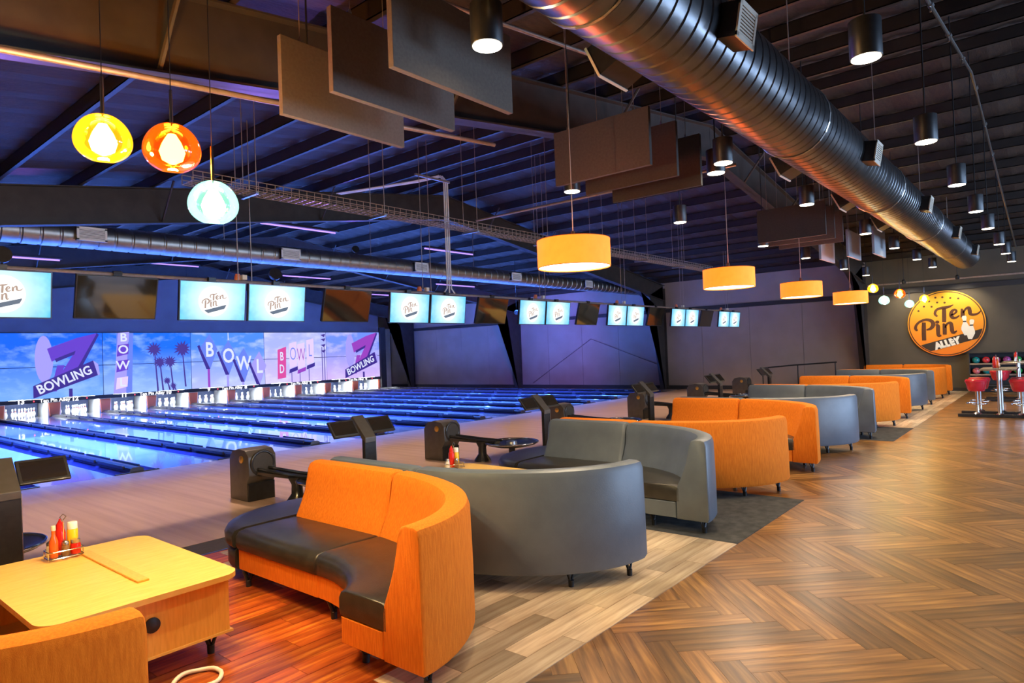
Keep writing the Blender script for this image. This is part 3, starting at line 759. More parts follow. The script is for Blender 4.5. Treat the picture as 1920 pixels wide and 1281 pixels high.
for i, cx in enumerate(cents):
    f = empty('rail_spotlight', (cx+.03, MY+.30, 3.13), 0, 'small reddish spotlight on the monitor rail, %s from the left' % ORD[i], 'lamp', 'rail spotlights')
    q = Vector((0, .12, -1)).to_track_quat('-Z', 'Y')
    MB().lathe([(.03,.07),(.045,.03),(.05,-.05)], 12).xf(q.to_matrix().to_4x4()).build('housing', MAT['kick'], f, 40)
    MB().box(-.02,.02,-.22,.0,-.08,-.05).build('bracket', MAT['black'], f)
    l = lamp('SPOT', 'rail_beam', (0,.01,-.07), 330, (1,.70,.48), .05, None, f, spot=math.radians(125), blend=.8); l.rotation_mode = 'QUATERNION'; l.rotation_quaternion = q
cb = empty('cable_drop', (9.12, MY+.12, 3.1), 0, 'bundle of pale cables dropping from the roof to the monitors', 'cable')
for s in (-.05, .0, .05):
    MB().tube([(s*3,0,-.02),(s*1.2,0,.08),(s,.0,.3),(s,0,2.2),(s-.05,.08,2.32),(s-.3,.5,2.25),(s-1.1,2.0,2.15)], .014, 6).build('cable', MAT['cable'], cb)
MB().box(-.8,.1,-.02,.02,2.18,2.22).build('strut', MAT['conduit'], cb)

# ------------------------------------------------------------------ kiosks with twin tablets
tab = MB().box(-.19,.19,-.015,.015,-.12,.12).mesh('tablet', MAT['blackplastic'], bevel=.006)
tabs = MB().box(-.165,.165,-.0175,-.0145,-.095,.095).mesh('tablet_screen', MAT['glassblk'])
post = MB().box(-.085,.085,-.03,.03,0,.84).mesh('post', MAT['black'], bevel=.006)
edge = MB().box(.086,.092,-.03,.03,.0,.84).mesh('edge_strip', MAT['steel'])
armk = MB().prism([(-.04,.80),(.03,.84),(.26,1.10),(.22,1.13),(-.04,.865)], -.085, .085, 'x').mesh('arm', MAT['greybrown'], bevel=.006)
plate = MB().box(-.14,.14,-.12,.12,0,.012).mesh('base_plate', MAT['black'])
tilt = math.radians(-38)
for i in range(6):
    k = empty('scoring_kiosk', (1.46+3.72*i, 6.78, .003), 0, ['twin tablet kiosk post at the left picture edge', 'twin tablet kiosk behind the near orange and grey sofas', 'twin tablet kiosk rising beside the grey sofa ottoman', 'twin tablet kiosk just left of the second orange booth', 'twin tablet kiosk against the brown wall panel', 'farthest twin tablet kiosk, near the wall handrail'][i], 'kiosk', 'scoring kiosks')
    inst(post, 'post', parent=k); inst(edge, 'edge_strip', parent=k); inst(armk, 'arm', parent=k); inst(plate, 'base_plate', parent=k)
    for s in (-1, 1):
        t = inst(tab, 'tablet', (s*.285, .13, .99), (tilt, 0, 0), k); inst(tabs, 'tablet_screen', parent=t)

# ------------------------------------------------------------------ ball returns
def podmesh():
    m = MB(); m.prism([(-.0,0),(.46,0),(.46,.55),(.38,.66),(.2,.7),(.02,.68),(-.06,.6),(-.07,.34),(.0,.24)], -.2, .2, 'x')
    return m.mesh('hood', MAT['greybrown'], 40, bevel=.015)
pod = podmesh()
foot = MB().box(-.19,.19,-.03,.02,0,.24).mesh('foot_panel', MAT['black'], bevel=.006)
mouth = MB().tube([(.16*math.cos(2*PI*i/20),0,.16*math.sin(2*PI*i/20)) for i in range(20)], .022, 8, True).mesh('mouth_ring', MAT['blackplastic'], 60)
mouthin = MB().lathe([(.15,0),(.15,.02)], 20).xf(Matrix.Rotation(PI/2,4,'X')).mesh('mouth_hole', MAT['slot'])
embl = MB().lathe([(.05,0),(.05,.012),(.02,.02)], 14).xf(Matrix.Rotation(-PI/2,4,'Y')).mesh('emblem', mat('emblem_brass', (.65,.35,.06), .3, metal=.7, col2=(.7,.4,.08)), 40)
def rackparts(r):
    TXc, TYc = .4, -1.1
    track = MB()
    for q in (-1, 1): track.tube([(q*.08, -.06, .43),(q*.09+.17,-.6,.37),(q*.09+.3,-.9,.345)], .022, 6)
    track.add([(-.12,-.05,.40),(.12,-.05,.40),(.40,-.85,.335),(.17,-.9,.335),(-.1,-.05,.35),(.1,-.05,.35),(.38,-.85,.3),(.19,-.9,.3)], [(0,1,2,3),(7,6,5,4),(0,4,5,1),(1,5,6,2),(2,6,7,3),(3,7,4,0)])
    track.build('track', MAT['blackplastic'], r, 40)
    MB().lathe([(.15,0),(.14,.03),(.075,.12),(.07,.24),(.12,.34)], 20, (.17,-.62,0)).build('pedestal', MAT['blackplastic'], r, 40)
    MB().lathe([(.05,.25),(.3,.26),(.42,.29),(.45,.32),(.42,.322),(.3,.295),(.05,.285)], 36, (TXc,TYc,0)).build('ball_tray', MAT['blackplastic'], r, 40)
    MB().tube([(TXc+.455*math.cos(2*PI*i/36), TYc+.455*math.sin(2*PI*i/36), .325) for i in range(36)], .016, 8, True).build('rim', MAT['chrome'], r, 60)
    MB().lathe([(.1,.287),(.09,.34),(.03,.36)], 20, (TXc,TYc,0)).build('hub', MAT['steel'], r, 40)
    MB().lathe([(.2,0),(.19,.02),(.06,.05),(.055,.25)], 20, (TXc,TYc,0)).build('tray_leg', MAT['blackplastic'], r, 40)
r0 = None
for i in range(-1, 6):
    x = DV0+2*LPX*i + .03
    lab = ['ball return with round tray at left picture edge', 'ball return hood left of the near orange sofa', 'ball return hood and tray behind the near grey booth', 'ball return hood behind the grey sofa back', 'ball return hood behind the second orange booth', 'small far ball return hood before the brown wall panel', 'farthest ball return hood beside the wall'][i+1]
    if r0 is None:
        r0 = empty('ball_return', (x, 8.42, .003), 0, lab, 'ball return', 'ball returns'); r = r0
        inst(pod, 'hood', parent=r); inst(foot, 'foot_panel', parent=r)
        mo = inst(mouth, 'mouth_ring', (.0,-.065,.5), parent=r); inst(mouthin, 'mouth_hole', (0,.005,0), parent=mo)
        inst(embl, 'emblem', (-.2,.12,.56), parent=r); rackparts(r)
    else:
        r = copy_tree(r0); r.location = (x, 8.42, .003); r['label'] = lab

# ------------------------------------------------------------------ sofas
def sofa_path(t0, t1, y1, n):
    """outer edge of the booth: quarter ellipse then straight; returns stations (point, inward normal, depth factor)"""
    out = []
    a, b_, cx, cy = 1.23, 1.61, .62, 4.3
    if t0 is not None:
        for i in range(n+1):
            t = t0 + (t1-t0)*i/n
            p = Vector((cx+a*math.sin(t), cy-b_*math.cos(t))); nn = Vector((math.sin(t)/a, -math.cos(t)/b_)).normalized()
            out.append((p, -nn, .84+.16*(t/(PI/2))))
    if y1:
        ys = y1
        for i in range(3):
            y = ys[0]+(ys[1]-ys[0])*i/2; out.append((Vector((1.85, y)), Vector((-1, 0)), 1.0))
    return out
def sweep(st, prof, soft=.016):
    m = MB(); k = len(prof); vs = []; fs = []
    # softened ends: the last centimetres draw in like upholstery over a corner
    cd_ = sum(p[0] for p in prof)/k; cz_ = sum(p[1] for p in prof)/k
    ext = []
    def mixst(A, B, dist):
        l = (B[0]-A[0]).length; t = dist/l
        return (A[0].lerp(B[0], t), A[1].lerp(B[1], t), A[2]+(B[2]-A[2])*t)
    s0, s1 = st[0], st[-1]
    ext.append((s0, soft)); ext.append((mixst(s0, st[1], soft*.4), soft*.35)); ext.append((mixst(s0, st[1], soft*1.3), 0))
    ext += [(q, 0) for q in st[1:-1]]
    soft = max(soft, .035); ext.append((mixst(s1, st[-2], soft*1.3), 0)); ext.append((mixst(s1, st[-2], soft*.4), soft*.35)); ext.append((s1, soft))
    for (p, nn, f), ins in ext:
        for d, z in prof:
            if ins:
                ll = math.hypot(cd_-d, cz_-z); d, z = d+(cd_-d)/ll*ins, z+(cz_-z)/ll*ins
            dd = d if d <= .36 else .36 + (d-.36)*((.91*f-.36)/.55 if f < 1 else 1)
            q = p + nn*dd; vs.append((q.x, q.y, z))
    st = [e_[0] for e_ in ext]
    for i in range(len(st)-1):
        for j in range(k): fs.append((i*k+j, i*k+(j+1)%k, (i+1)*k+(j+1)%k, (i+1)*k+j))
    fs += [tuple(range(k))[::-1], tuple((len(st)-1)*k+j for j in range(k))]
    return m.add(vs, fs)
BK = [(.02,.13),(.0,.16),(.0,.5),(.008,.88),(.025,.925),(.06,.938),(.13,.938),(.165,.925),(.185,.89),(.205,.80),(.24,.68),(.285,.56),(.33,.46),(.345,.40),(.345,.13)]
SB = [(.35,.14),(.35,.30),(.885,.30),(.885,.14)]
SC = [(.30,.305),(.30,.44),(.34,.463),(.6,.468),(.82,.462),(.88,.448),(.91,.41),(.912,.34),(.895,.307)]
def leg_mesh(out=1):
    m = MB(); m.tube([(-.045,0,.14),(0,.0,.02)], .011, 6); m.tube([(.05,0,.14),(0,0,.02)], .011, 6); m.tube([(0,.05,.14),(0,0,.02)], .011, 6)
    m.lathe([(.022,0),(.024,.05),(.018,.055)], 10); return m.mesh('leg', MAT['black'], 40)
legm = leg_mesh()
def sofa_set(fab):
    """mesh data of a right-hand sofa (opens towards -x)"""
    tS = math.acos(.12/1.61)
    curve = sofa_path(0, tS, None, 16); st = sofa_path(None, None, (4.205, 5.40), 0)
    return dict(back_curved=sweep(curve, BK).mesh('backrest', fab, 35), back_straight=sweep(st, BK, .035).mesh('backrest', fab, 35, bevel=0),
                base_curved=sweep(curve, SB).mesh('seat_base', fab, 30), base_straight=sweep(st, SB).mesh('seat_base', fab, 30),
                cush_curved=sweep(curve, SC).mesh('seat_cushion', MAT['leather'], 50), cush_straight=sweep(st, SC).mesh('seat_cushion', MAT['leather'], 50))
SETS = {'orange': sofa_set(MAT['orange']), 'grey': sofa_set(MAT['grey'])}
LEGS = [(.74,2.80),(.74,3.36),(1.22,3.05),(1.02,4.1),(1.72,4.3),(1.0,5.28),(1.74,5.28)]
SOLD = {}
def sofa(kind, xc, side, label, dx=0):
    o = empty('curved_sofa', (xc+dx, 0, .004), 0, label, 'sofa', 'curved booth sofas')
    D = SETS[kind]
    sx = 1 if side == 'R' else -1
    for nm, key in (('backrest','back_curved'),('backrest','back_straight'),('seat_base','base_curved'),('seat_base','base_straight'),('seat_cushion','cush_curved'),('seat_cushion','cush_straight')):
        inst(D[key], nm, parent=o, scale=(sx,1,1))
    for lx, ly in LEGS: inst(legm, 'leg', (sx*lx, ly, 0), parent=o)
    return o
def ottoman(x, label):
    o = empty('half_round_ottoman', (x, 5.42, .004), 0, label, 'ottoman', 'half-round ottomans')
    def half(a, b_, n=18): return [(a*math.cos(PI*i/n), b_*math.sin(PI*i/n)) for i in range(n+1)]
    def rows(levels):
        m = MB(); vs = []; fs = []; k = 19
        for a, b_, z in levels: vs += [(x_, y_, z) for x_, y_ in half(a, b_)]
        for i in range(len(levels)-1):
            for j in range(k): fs.append((i*k+j, i*k+(j+1)%k, (i+1)*k+(j+1)%k, (i+1)*k+j))
        fs += [tuple(range(k))[::-1], tuple((len(levels)-1)*k+j for j in range(k))]
        return m.add(vs, fs)
    rows([(.90,.68,.305),(.92,.70,.33),(.925,.705,.41),(.90,.68,.448),(.82,.60,.464),(.4,.3,.468)]).build('cushion', MAT['leather'], o, 50)
    rows([(.88,.66,.12),(.90,.68,.15),(.90,.68,.28),(.88,.66,.30)]).build('body', MAT['leather'], o, 50)
    for lx, ly in ((-.7,.1),(.7,.1),(0,.55)): inst(legm, 'leg', (lx, ly, 0), parent=o)
    return o
BX0, BP = 1.75, 3.72
cols = ['orange','grey','orange','grey','orange','grey','orange']
for i in range(7):
    xc = BX0+BP*i; c = cols[i]
    desc = {0:'nearest orange booth', 1:'nearest grey booth', 2:'second orange booth', 3:'second grey booth', 4:'third orange booth', 5:'farthest grey booth', 6:'farthest orange booth'}[i]
    sofa(c, xc, 'L', '%s curved sofa forming the left half of the %s' % (c, desc), dx=-.13 if i == 0 else 0)
    sofa(c, xc, 'R', '%s curved sofa forming the right half of the %s' % (c, desc))
for i in range(6):
    ottoman(BX0+BP*(i+.5), 'black half-round ottoman, %s' % ['between the nearest orange and grey booths','between the nearest grey and second orange booths','between the second orange and second grey booths','between the second grey and third orange booths','between the third orange and farthest grey booths','between the farthest grey and farthest orange booths'][i])

# ------------------------------------------------------------------ booth tables
def rrect(x0, x1, y0, y1, r, n=6):
    P_ = []
    for cx, cy, a0 in ((x1-r,y1-r,0),(x0+r,y1-r,PI/2),(x0+r,y0+r,PI),(x1-r,y0+r,3*PI/2)):
        for i in range(n+1): P_.append((cx+r*math.cos(a0+PI/2*i/n), cy+r*math.sin(a0+PI/2*i/n)))
    return P_
def table(x, label):
    t = empty('booth_table', (x, 4.9, .004), 0, label, 'table', 'booth tables')
    # worktop in two leaves either side of a recessed channel
    MB().prism(rrect(-.55,.55,-.79,.79,.12), .495, .528, 'z').build('worktop', MAT['maple'], t, 40)
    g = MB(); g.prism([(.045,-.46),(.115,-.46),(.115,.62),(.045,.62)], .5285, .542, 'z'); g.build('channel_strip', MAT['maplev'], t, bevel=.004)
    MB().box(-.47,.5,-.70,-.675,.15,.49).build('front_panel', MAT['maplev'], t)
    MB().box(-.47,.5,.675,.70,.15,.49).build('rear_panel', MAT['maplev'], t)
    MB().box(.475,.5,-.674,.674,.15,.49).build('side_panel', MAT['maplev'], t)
    MB().box(-.49,.52,-.71,.71,.135,.15).build('bottom_shelf', MAT['maple'], t)
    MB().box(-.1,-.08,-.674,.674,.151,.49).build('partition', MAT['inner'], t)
    MB().lathe([(.045,0),(.045,.012),(.03,.016),(.012,.018)], 20, (0,0,0)).xf(Matrix.Translation((.03,-.702,.335)) @ Matrix.Rotation(PI/2,4,'X')).build('cable_port', MAT['black'], t, 40)
    for sx in (-.4,.42):
        for sy in (-.6,.6): inst(legm, 'leg', (sx, sy, 0), parent=t)
    return t
TX = [1.55+BP*i for i in range(7)]
tnames = ['nearest orange','nearest grey','second orange','second grey','third orange','farthest grey','farthest orange']
t0 = table(TX[0], 'maple booth table with black cable port in the nearest orange booth')
for i in range(1, 7):
    t = copy_tree(t0); t.location.x = TX[i]; t['label'] = 'maple booth table standing inside the %s booth' % tnames[i]

# condiments: a wire caddy and its bottles
wire = MAT['chrome']
def caddy_mesh():
    m = MB()
    for z in (.012, .05): m.tube([(a, b_, z) for a, b_ in rrect(-.085,.085,-.06,.06,.02,3)], .003, 5, True)
    for a in (-.05,0,.05): m.tube([(a,-.06,.012),(a,.06,.012)], .003, 5)
    for a, b_ in ((-.085,-.04),(.085,-.04),(-.085,.04),(.085,.04)): m.tube([(a,b_,.0),(a,b_,.05)], .003, 5)
    m.tube([(0,.0,.012),(0,0,.2),(-.015,0,.23),(0,0,.245),(.015,0,.23),(0,0,.21)], .003, 5)
    return m.mesh('wire_caddy', wire, 60)
cadm = caddy_mesh()
def bottle(name, prof, capprof, bm, cmat):
    return (MB().lathe(prof, 14).mesh(name, bm, 50), MB().lathe(capprof, 12).mesh('cap', cmat, 50))
B_SQ = [(.026,0),(.028,.01),(.028,.12),(.02,.145)]; C_SQ = [(.021,.145),(.02,.165),(.006,.19),(.004,.2)]
B_MU = [(.026,0),(.028,.01),(.028,.125),(.026,.13)]; C_MU = [(.027,.131),(.026,.165),(.022,.17)]
B_HS = [(.02,0),(.022,.01),(.022,.09),(.01,.125),(.01,.15)]; C_HS = [(.012,.15),(.012,.175),(.009,.178)]
B_SH = [(.019,0),(.021,.01),(.018,.055),(.017,.06)]; C_SH = [(.0185,.061),(.018,.075),(.008,.085)]
KINDS = dict(ketchup=('ketchup_bottle', bottle('ketchup_bottle', B_SQ, C_SQ, MAT['ketchup'], MAT['ketchup']), 'red ketchup bottle'),
             mustard=('mustard_bottle', bottle('mustard_bottle', B_MU, C_MU, MAT['mustard'], MAT['white']), 'yellow mustard bottle with a pale cap'),
             hot=('sauce_bottle', bottle('sauce_bottle', B_HS, C_HS, MAT['sauce'], MAT['cream']), 'slim orange-red hot sauce bottle'),
             salt=('salt_shaker', bottle('salt_shaker', B_SH, C_SH, MAT['salt'], MAT['steel']), 'small white salt shaker'),
             pepper=('pepper_shaker', bottle('pepper_shaker', B_SH, C_SH, MAT['pepper'], MAT['steel']), 'small brown pepper shaker'),
             menu=('sauce_jar', bottle('sauce_jar', [(.024,0),(.026,.008),(.026,.05),(.022,.06)], [(.024,.06),(.024,.08)], MAT['ketchup'], MAT['steel']), 'squat dark red sauce jar'))
def put_bottle(kind, x, y, z, where, sc=1):
    nm, (bm_, cm_), lab = KINDS[kind]
    o = inst(bm_, nm, (x, y, z), scale=(sc,sc,sc)); tag(o, '%s %s' % (lab, where), 'shaker' if 'shaker' in nm else ('jar' if 'jar' in nm else 'bottle'))
    inst(cm_, 'cap', parent=o)
def condiments(x, y, z, where, kinds, sc=1.25):
    tag(inst(cadm, 'wire_caddy', (x, y, z), scale=(sc,)*3), 'chrome wire condiment caddy %s' % where, 'caddy', 'condiment caddies')
    spots = dict(hot=(-.055,-.025), salt=(-.05,-.0), ketchup=(-.01,.025), pepper=(.0,-.03), menu=(.05,-.028), mustard=(.052,.028))
    spots['salt'] = (-.058, .03)
    for k in kinds: put_bottle(k, x+spots[k][0]*sc, y+spots[k][1]*sc, z+.017*sc, where, sc)
condiments(1.5, 5.5, .5375, 'on the near maple table', ['hot','salt','ketchup','pepper','menu','mustard'])
condiments(5.42, 5.5, .5375, 'on the nearest grey booth table', ['salt','ketchup','pepper','mustard'])

# pale cable loop on the floor by the near table
tag(MB().tube([(1.74+.13*math.cos(a*2*PI/28), 3.98+.13*math.sin(a*2*PI/28), .02+.004*math.sin(a)) for a in range(28)], .013, 8, True).build('cable_loop', MAT['cable'], smooth=60), 'pale cable loop lying on the amber-lit floor at bottom edge', 'cable')

# ------------------------------------------------------------------ ducts
def duct(name, x0, x1, y, z, r, m, pitch, lab):
    d = empty(name, (0, y, z), 0, lab, 'duct')
    pts = []; rs = []; x = x0
    while x < x1:
        pts += [(x,0,0),(x+pitch*.8,0,0),(x+pitch*.86,0,0),(x+pitch*.94,0,0)]; rs += [r, r, r-.012, r-.012]; x += pitch
    MB().tube(pts, rs, 40).build('duct_tube', m, d, 25)
    return d
dA = duct('ventilation_duct', 2.0, 24.6, 2.2, 4.32, .39, MAT['duct'], .17, 'large ribbed silver duct running under the roof at right')
def register(par, x, ang, w, h, col, r, depth=.16):
    """grille box standing off a duct; ang measured from -y axis upward"""
    M = Matrix.Translation((x, 0, 0)) @ Matrix.Rotation(-ang, 4, 'X')
    # local: -y outwards
    bx_ = MB(); bx_.box(-w/2, w/2, -(r+depth), -(r-.12), -h/2, h/2); o = bx_.xf(M).build('register_box', MAT['black'], par)
    f = MB(); t = .028
    for a in ((-w/2-.01, w/2+.01, h/2-t, h/2+.01), (-w/2-.01, w/2+.01, -h/2-.01, -h/2+t), (-w/2-.01, -w/2+t, -h/2, h/2), (w/2-t, w/2+.01, -h/2, h/2)):
        f.box(a[0], a[1], -(r+depth+.014), -(r+depth), a[2], a[3])
    f.xf(M).build('register_frame', col, par)
    n = 8
    for i in range(n):
        zz = -h/2+t+(h-2*t)*(i+.5)/n
        MB().box(-w/2+t, w/2-t, -(r+depth+.010), -(r+depth+.002), zz-(h-2*t)/n*.3, zz+(h-2*t)/n*.3).xf(M).build('slat', col, o)
for x in (4.85, 9.4, 13.8, 18.2, 22.4): register(dA, x, math.radians(-10), .32, .25, MAT['cream'], .39, .12)
for x in (4.5, 8.7, 11.6, 14.4):
    M = Matrix.Translation((x,0,0)) @ Matrix.Rotation(PI-math.radians(25), 4, 'X')
    MB().box(-.2,.2,-(.39+.14),-.28,-.13,.13).xf(M).build('side_outlet', MAT['black'], dA)
    MB().box(-.21,.21,-(.39+.16),-(.39+.14),-.14,.14).xf(M).build('outlet_frame', MAT['cream'], dA)
for x in (3.5, 7.6, 12, 16.4, 20.8):
    MB().tube([(x,.0,.39),(x,0,zr(x)+RZ-4.32)], .006, 5).build('hanger_rod', MAT['conduit'], dA)
    MB().tube([(x,.394*math.cos(a*PI/12),.394*math.sin(a*PI/12)) for a in range(24)], .012, 5, True).build('hanger_band', MAT['steel'], dA)
dB = duct('ventilation_duct', 1.2, 25.6, 14.05, 4.36, .23, MAT['duct2'], .3, 'long thin duct with white grilles crossing above the lanes')
for x in (4.33, 8.44, 12.53, 16.73, 21.07, 25.2): register(dB, x, 0, .48, .24, MAT['white'], .23, .08)
for x in (3, 7, 11, 15, 19, 23): MB().tube([(x,0,.23),(x,0,zr(x)+RZ-4.36)], .008, 5).build('hanger_rod', MAT['conduit'], dB)

# ------------------------------------------------------------------ acoustic baffles
bafm = MB().box(-.6,.6,-.025,.025,0,.61).mesh('panel', MAT['baffle'], bevel=.004)
bafdm = MB().box(-.6,.6,-.025,.025,0,.61).mesh('panel', MAT['baffledark'], bevel=.004)
baflm = MB().box(-.6,.6,-.025,.025,0,.61).mesh('panel', MAT['bafflelight'], bevel=.004)
edgem = MB().box(-.6,.6,-.026,.026,-.004,.0).mesh('edge', MAT['baffle'])
hook = MB().lathe([(.012,0),(.016,.02),(.006,.05)], 8).mesh('hook', MAT['steel'], 40)
def baffle(x, y, z, rz, lab, light=False):
    b_ = empty('acoustic_baffle', (x, y, z), rz, lab, 'baffle', 'hanging acoustic baffles')
    inst(baflm if light else (bafdm if rz else bafm), 'panel', parent=b_)
    for s in (-.42, .42):
        inst(hook, 'hook', (s,0,.605), parent=b_)
        wx = x + (s if rz == 0 else 0)
        MB().tube([(s,0,.64),(s,0,zr(wx)+RZ-z)], .004, 4).build('wire', MAT['conduit'], b_)
for i, (y, t_) in enumerate(((3.25,'nearest of the big trio at top'),(3.85,'middle of the big trio at top'),(4.47,'leftmost of the big trio at top'))):
    baffle(3.36 if i == 0 else 3.34-.02*i, y, 3.75, 0, 'dark hanging acoustic panel, %s' % t_)
for i, x in enumerate((6.1, 6.72, 7.34)):
    baffle(x, 3.76, 3.75, PI/2, 'dark hanging acoustic panel beside the big duct, %s of three' % ['front','middle','rear'][i])
for i, x in enumerate((12.5, 13.1, 13.7)):
    baffle(x, 3.72, 3.75, PI/2, 'brown hanging acoustic panel above the far drum lamps, %s of three' % ['front','middle','rear'][i])
for i, y in enumerate((3.1, 3.62, 4.2)):
    baffle(16.8, y, 3.75, 0, 'small light grey hanging acoustic panel, %s of the far trio' % ['right','middle','left'][i], True)

# ------------------------------------------------------------------ downlights
can = MB().lathe([(.105,.0),(.108,.004),(.108,.27),(.10,.275)], 24).mesh('housing', MAT['black'], 40)
dsc = MB().lathe([(.097,-.004),(.097,.004)], 24).mesh('lens', MAT['lampdisc'])
def downlight(x, y, z, lab, e=120):
    d = empty('downlight', (x, y, z), 0, lab, 'downlight', 'cylinder downlights')
    inst(can, 'housing', parent=d); inst(dsc, 'lens', parent=d)
    MB().tube([(0,0,.27),(0,0,zr(x)+RZ-z)], .008, 6).build('stem', MAT['black'], d)
    lamp('SPOT', 'downlight_beam', (0,0,-.02), e, (1,.74,.42), .09, None, d, spot=math.radians(140), blend=.7)
rows = {'right of the big duct': (1.0, [0.0, 2.65, 5.28, 8.01, 10.64, 13.2, 15.52, 18.5, 20.8, 23.3]),
        'left of the big duct': (2.82, [0.0, 3.22, 7.15, 10.29, 14.1, 16.95, 20.0, 22.7]),
        'over the booth tables': (4.72, [3.11, 6.93, 10.03, 13.94, 16.93, 20.6, 23.4])}
rows['behind the camera side'] = (-1.0, [0.2, 2.6, 8.0, 13.2, 18.5])  # unseen row added as fill from the camera side
for nm, (y, xs_) in rows.items():
    i = 0
    for x in xs_:
        if x < 2.7 or y < 0: downlight(x, y, 3.9, 'added fill downlight overhead, out of view, in the row %s, %s' % (nm, {0.0: 'nearest', .2: 'nearest', 2.6: 'second', 2.65: 'second', 8.0: 'third', 13.2: 'fourth', 18.5: 'last'}[x]), 95)  # out-of-view downlights added to brighten the near sofas and floor
        else: downlight(x, y, 3.9, 'black cylinder downlight, %s from the front in the row %s' % (ORD[i], nm)); i += 1
downlight(7.5, 3.05, 3.9, 'black cylinder downlight close behind another beside the big duct', 20)

# ------------------------------------------------------------------ drum pendants
def drum(x, y, z, lab):
    d = empty('drum_pendant', (x, y, z), 0, lab, 'pendant lamp', 'orange drum pendants')
    MB().lathe([(.36,0),(.36,.27),(.353,.27),(.353,0)], 48, cap=False).add([], []).build('shade', MAT['drum'], d, 60)
    MB().lathe([(.352,.012),(.352,.018)], 48).build('diffuser', MAT['drumwhite'], d)
    for z_ in (0,.27): MB().tube([(.358*math.cos(a*PI/24), .358*math.sin(a*PI/24), z_) for a in range(48)], .004, 5, True).build('rim', MAT['orange'], d)
    for a in range(3): MB().tube([(0,0,.3),(.355*math.cos(a*2.094),.355*math.sin(a*2.094),.265)], .004, 5).build('spider', MAT['black'], d)
    MB().lathe([(.02,.27),(.03,.30),(.02,.36)], 10).build('holder', MAT['black'], d)
    MB().tube([(0,0,.35),(0,0,zr(x)+RZ-z)], .005, 5).build('cord', MAT['conduit'], d)
    lamp('POINT', 'drum_glow', (0,0,.14), 22, (1,.16,.04), .06, None, d)
    lamp('AREA', 'drum_down', (0,0,-.004), 16, (1,.8,.55), .6, None, d).data.shape = 'DISK'
for i, x in enumerate((5.36, 9.3, 12.75, 16.45)):
    drum(x, 3.66, 2.69, 'orange drum pendant, %s' % ['largest and nearest of the four','second of the four from the left','third of the four from the left','farthest of the four beside the glass globes'][i])

# ------------------------------------------------------------------ glass globe pendants
gprof = [(.15*math.sin(a*PI/24)*(1+.05*math.sin(a*PI/12)), -.14*math.cos(a*PI/24)+.0) for a in range(3, 24)]
gmesh = {k: MB().lathe(gprof, 48, cap=False).mesh('globe', MAT['globe_'+k], 80) for k in ('yellow','amber','mint')}
bulbm = MB().lathe([(.01,-.07),(.04,-.05),(.05,-.01),(.036,.035),(.016,.075)], 18).mesh('bulb', MAT['bulb'], 60)
LC = {'yellow': (1,.62,.18), 'amber': (1,.42,.10), 'mint': (1,.92,.6)}
def globe_pendant(kind, x, y, z, lab, e, s=1):
    g = empty('globe_pendant', (x, y, z), 0, lab, 'pendant lamp', 'glass globe pendants')
    o = inst(gmesh[kind], 'globe', parent=g, scale=(s,s,s)); o.rotation_euler = (.12,-.1,.4)
    inst(bulbm, 'bulb', (0,0,-.01), parent=g, scale=(1.45,1.45,1.25))
    MB().tube([(0,0,.06),(0,0,.36)], .011, 8).build('stem', MAT['chrome'], g)
    MB().tube([(0,0,.35),(0,0,zr(x)+RZ-z)], .003, 5).build('cord', MAT['black'], g)
    lamp('POINT', 'globe_glow', (0,0,-.17), e, LC[kind], .05, None, g)
globe_pendant('yellow', 1.39, 4.19, 3.2, 'yellow glass globe pendant, leftmost at upper left', 125)
globe_pendant('amber', 1.74, 4.11, 3.2, 'dark amber glass globe pendant, middle of the near three', 100, 1.08)
globe_pendant('mint', 1.98, 4.1, 2.9, 'pale mint glass globe pendant, lowest of the near three', 80)
for kind, x, y, z, lab in (('yellow',20.35,3.95,3.26,'small far yellow globe pendant beside the last drum lamp'),('mint',20.35,3.69,2.91,'small far mint globe pendant left of the round sign'),('amber',20.35,3.31,3.06,'small far amber globe pendant left of the round sign'),('mint',24.07,3.66,2.93,'small far mint globe pendant touching the round sign edge'),('yellow',24.07,3.25,3.06,'small far yellow globe pendant before the round sign')):
    globe_pendant(kind, x, y, z, lab, 8, .9)

# ------------------------------------------------------------------ cable tray, pipes and conduits under the roof
tr = empty('cable_tray', (0, 8.1, 4.1), 0, 'long wire basket cable tray hung across the dark roof', 'cable tray')
m = MB()
for yy, zz in ((-.15,.12),(-.15,.06),(-.15,0),(-.07,0),(0,0),(.07,0),(.15,0),(.15,.06),(.15,.12)): m.tube([(3.6,yy,zz),(19,yy,zz)], .006, 4)
m.build('long_wires', MAT['conduit'], tr)
m = MB(); x = 3.6
while x < 19: m.tube([(x,-.15,.12),(x,-.15,0),(x,.15,0),(x,.15,.12)], .005, 4); x += .12
tag(m.build('cross_wires', MAT['conduit'], tr), kind='stuff')
x = 4.4
while x < 19:
    for s in (-.17,.17): MB().tube([(x,s,-.06),(x,s,zr(x)+RZ-4.1)], .006, 5).build('hanger_rod', MAT['conduit'], tr)
    MB().box(x-.02,x+.02,-.2,.2,-.05,-.02).build('strut', MAT['steel'], tr); x += 2.1
def pipe(name, pts, r, lab, m='conduit'): return tag(MB().tube(pts, r, 8).build(name, MAT[m], smooth=50), lab, 'pipe')
pipe('roof_pipe', [(.6,5.2,3.92),(6.0,5.2,4.41)], .025, 'reddish pipe running just below the violet lit roof beam')
pipe('cable_conduit', [(8.55,3.2,4.24),(8.55,7.9,4.24)], .02, 'pale conduit crossing behind the duct side panels towards the cable tray')
pipe('roof_pipe', [(2.2,4.05,zr(2.2)+.55),(12.5,4.05,zr(12.5)+.45)], .022, 'long pipe following the roof slope above the hanging panels')
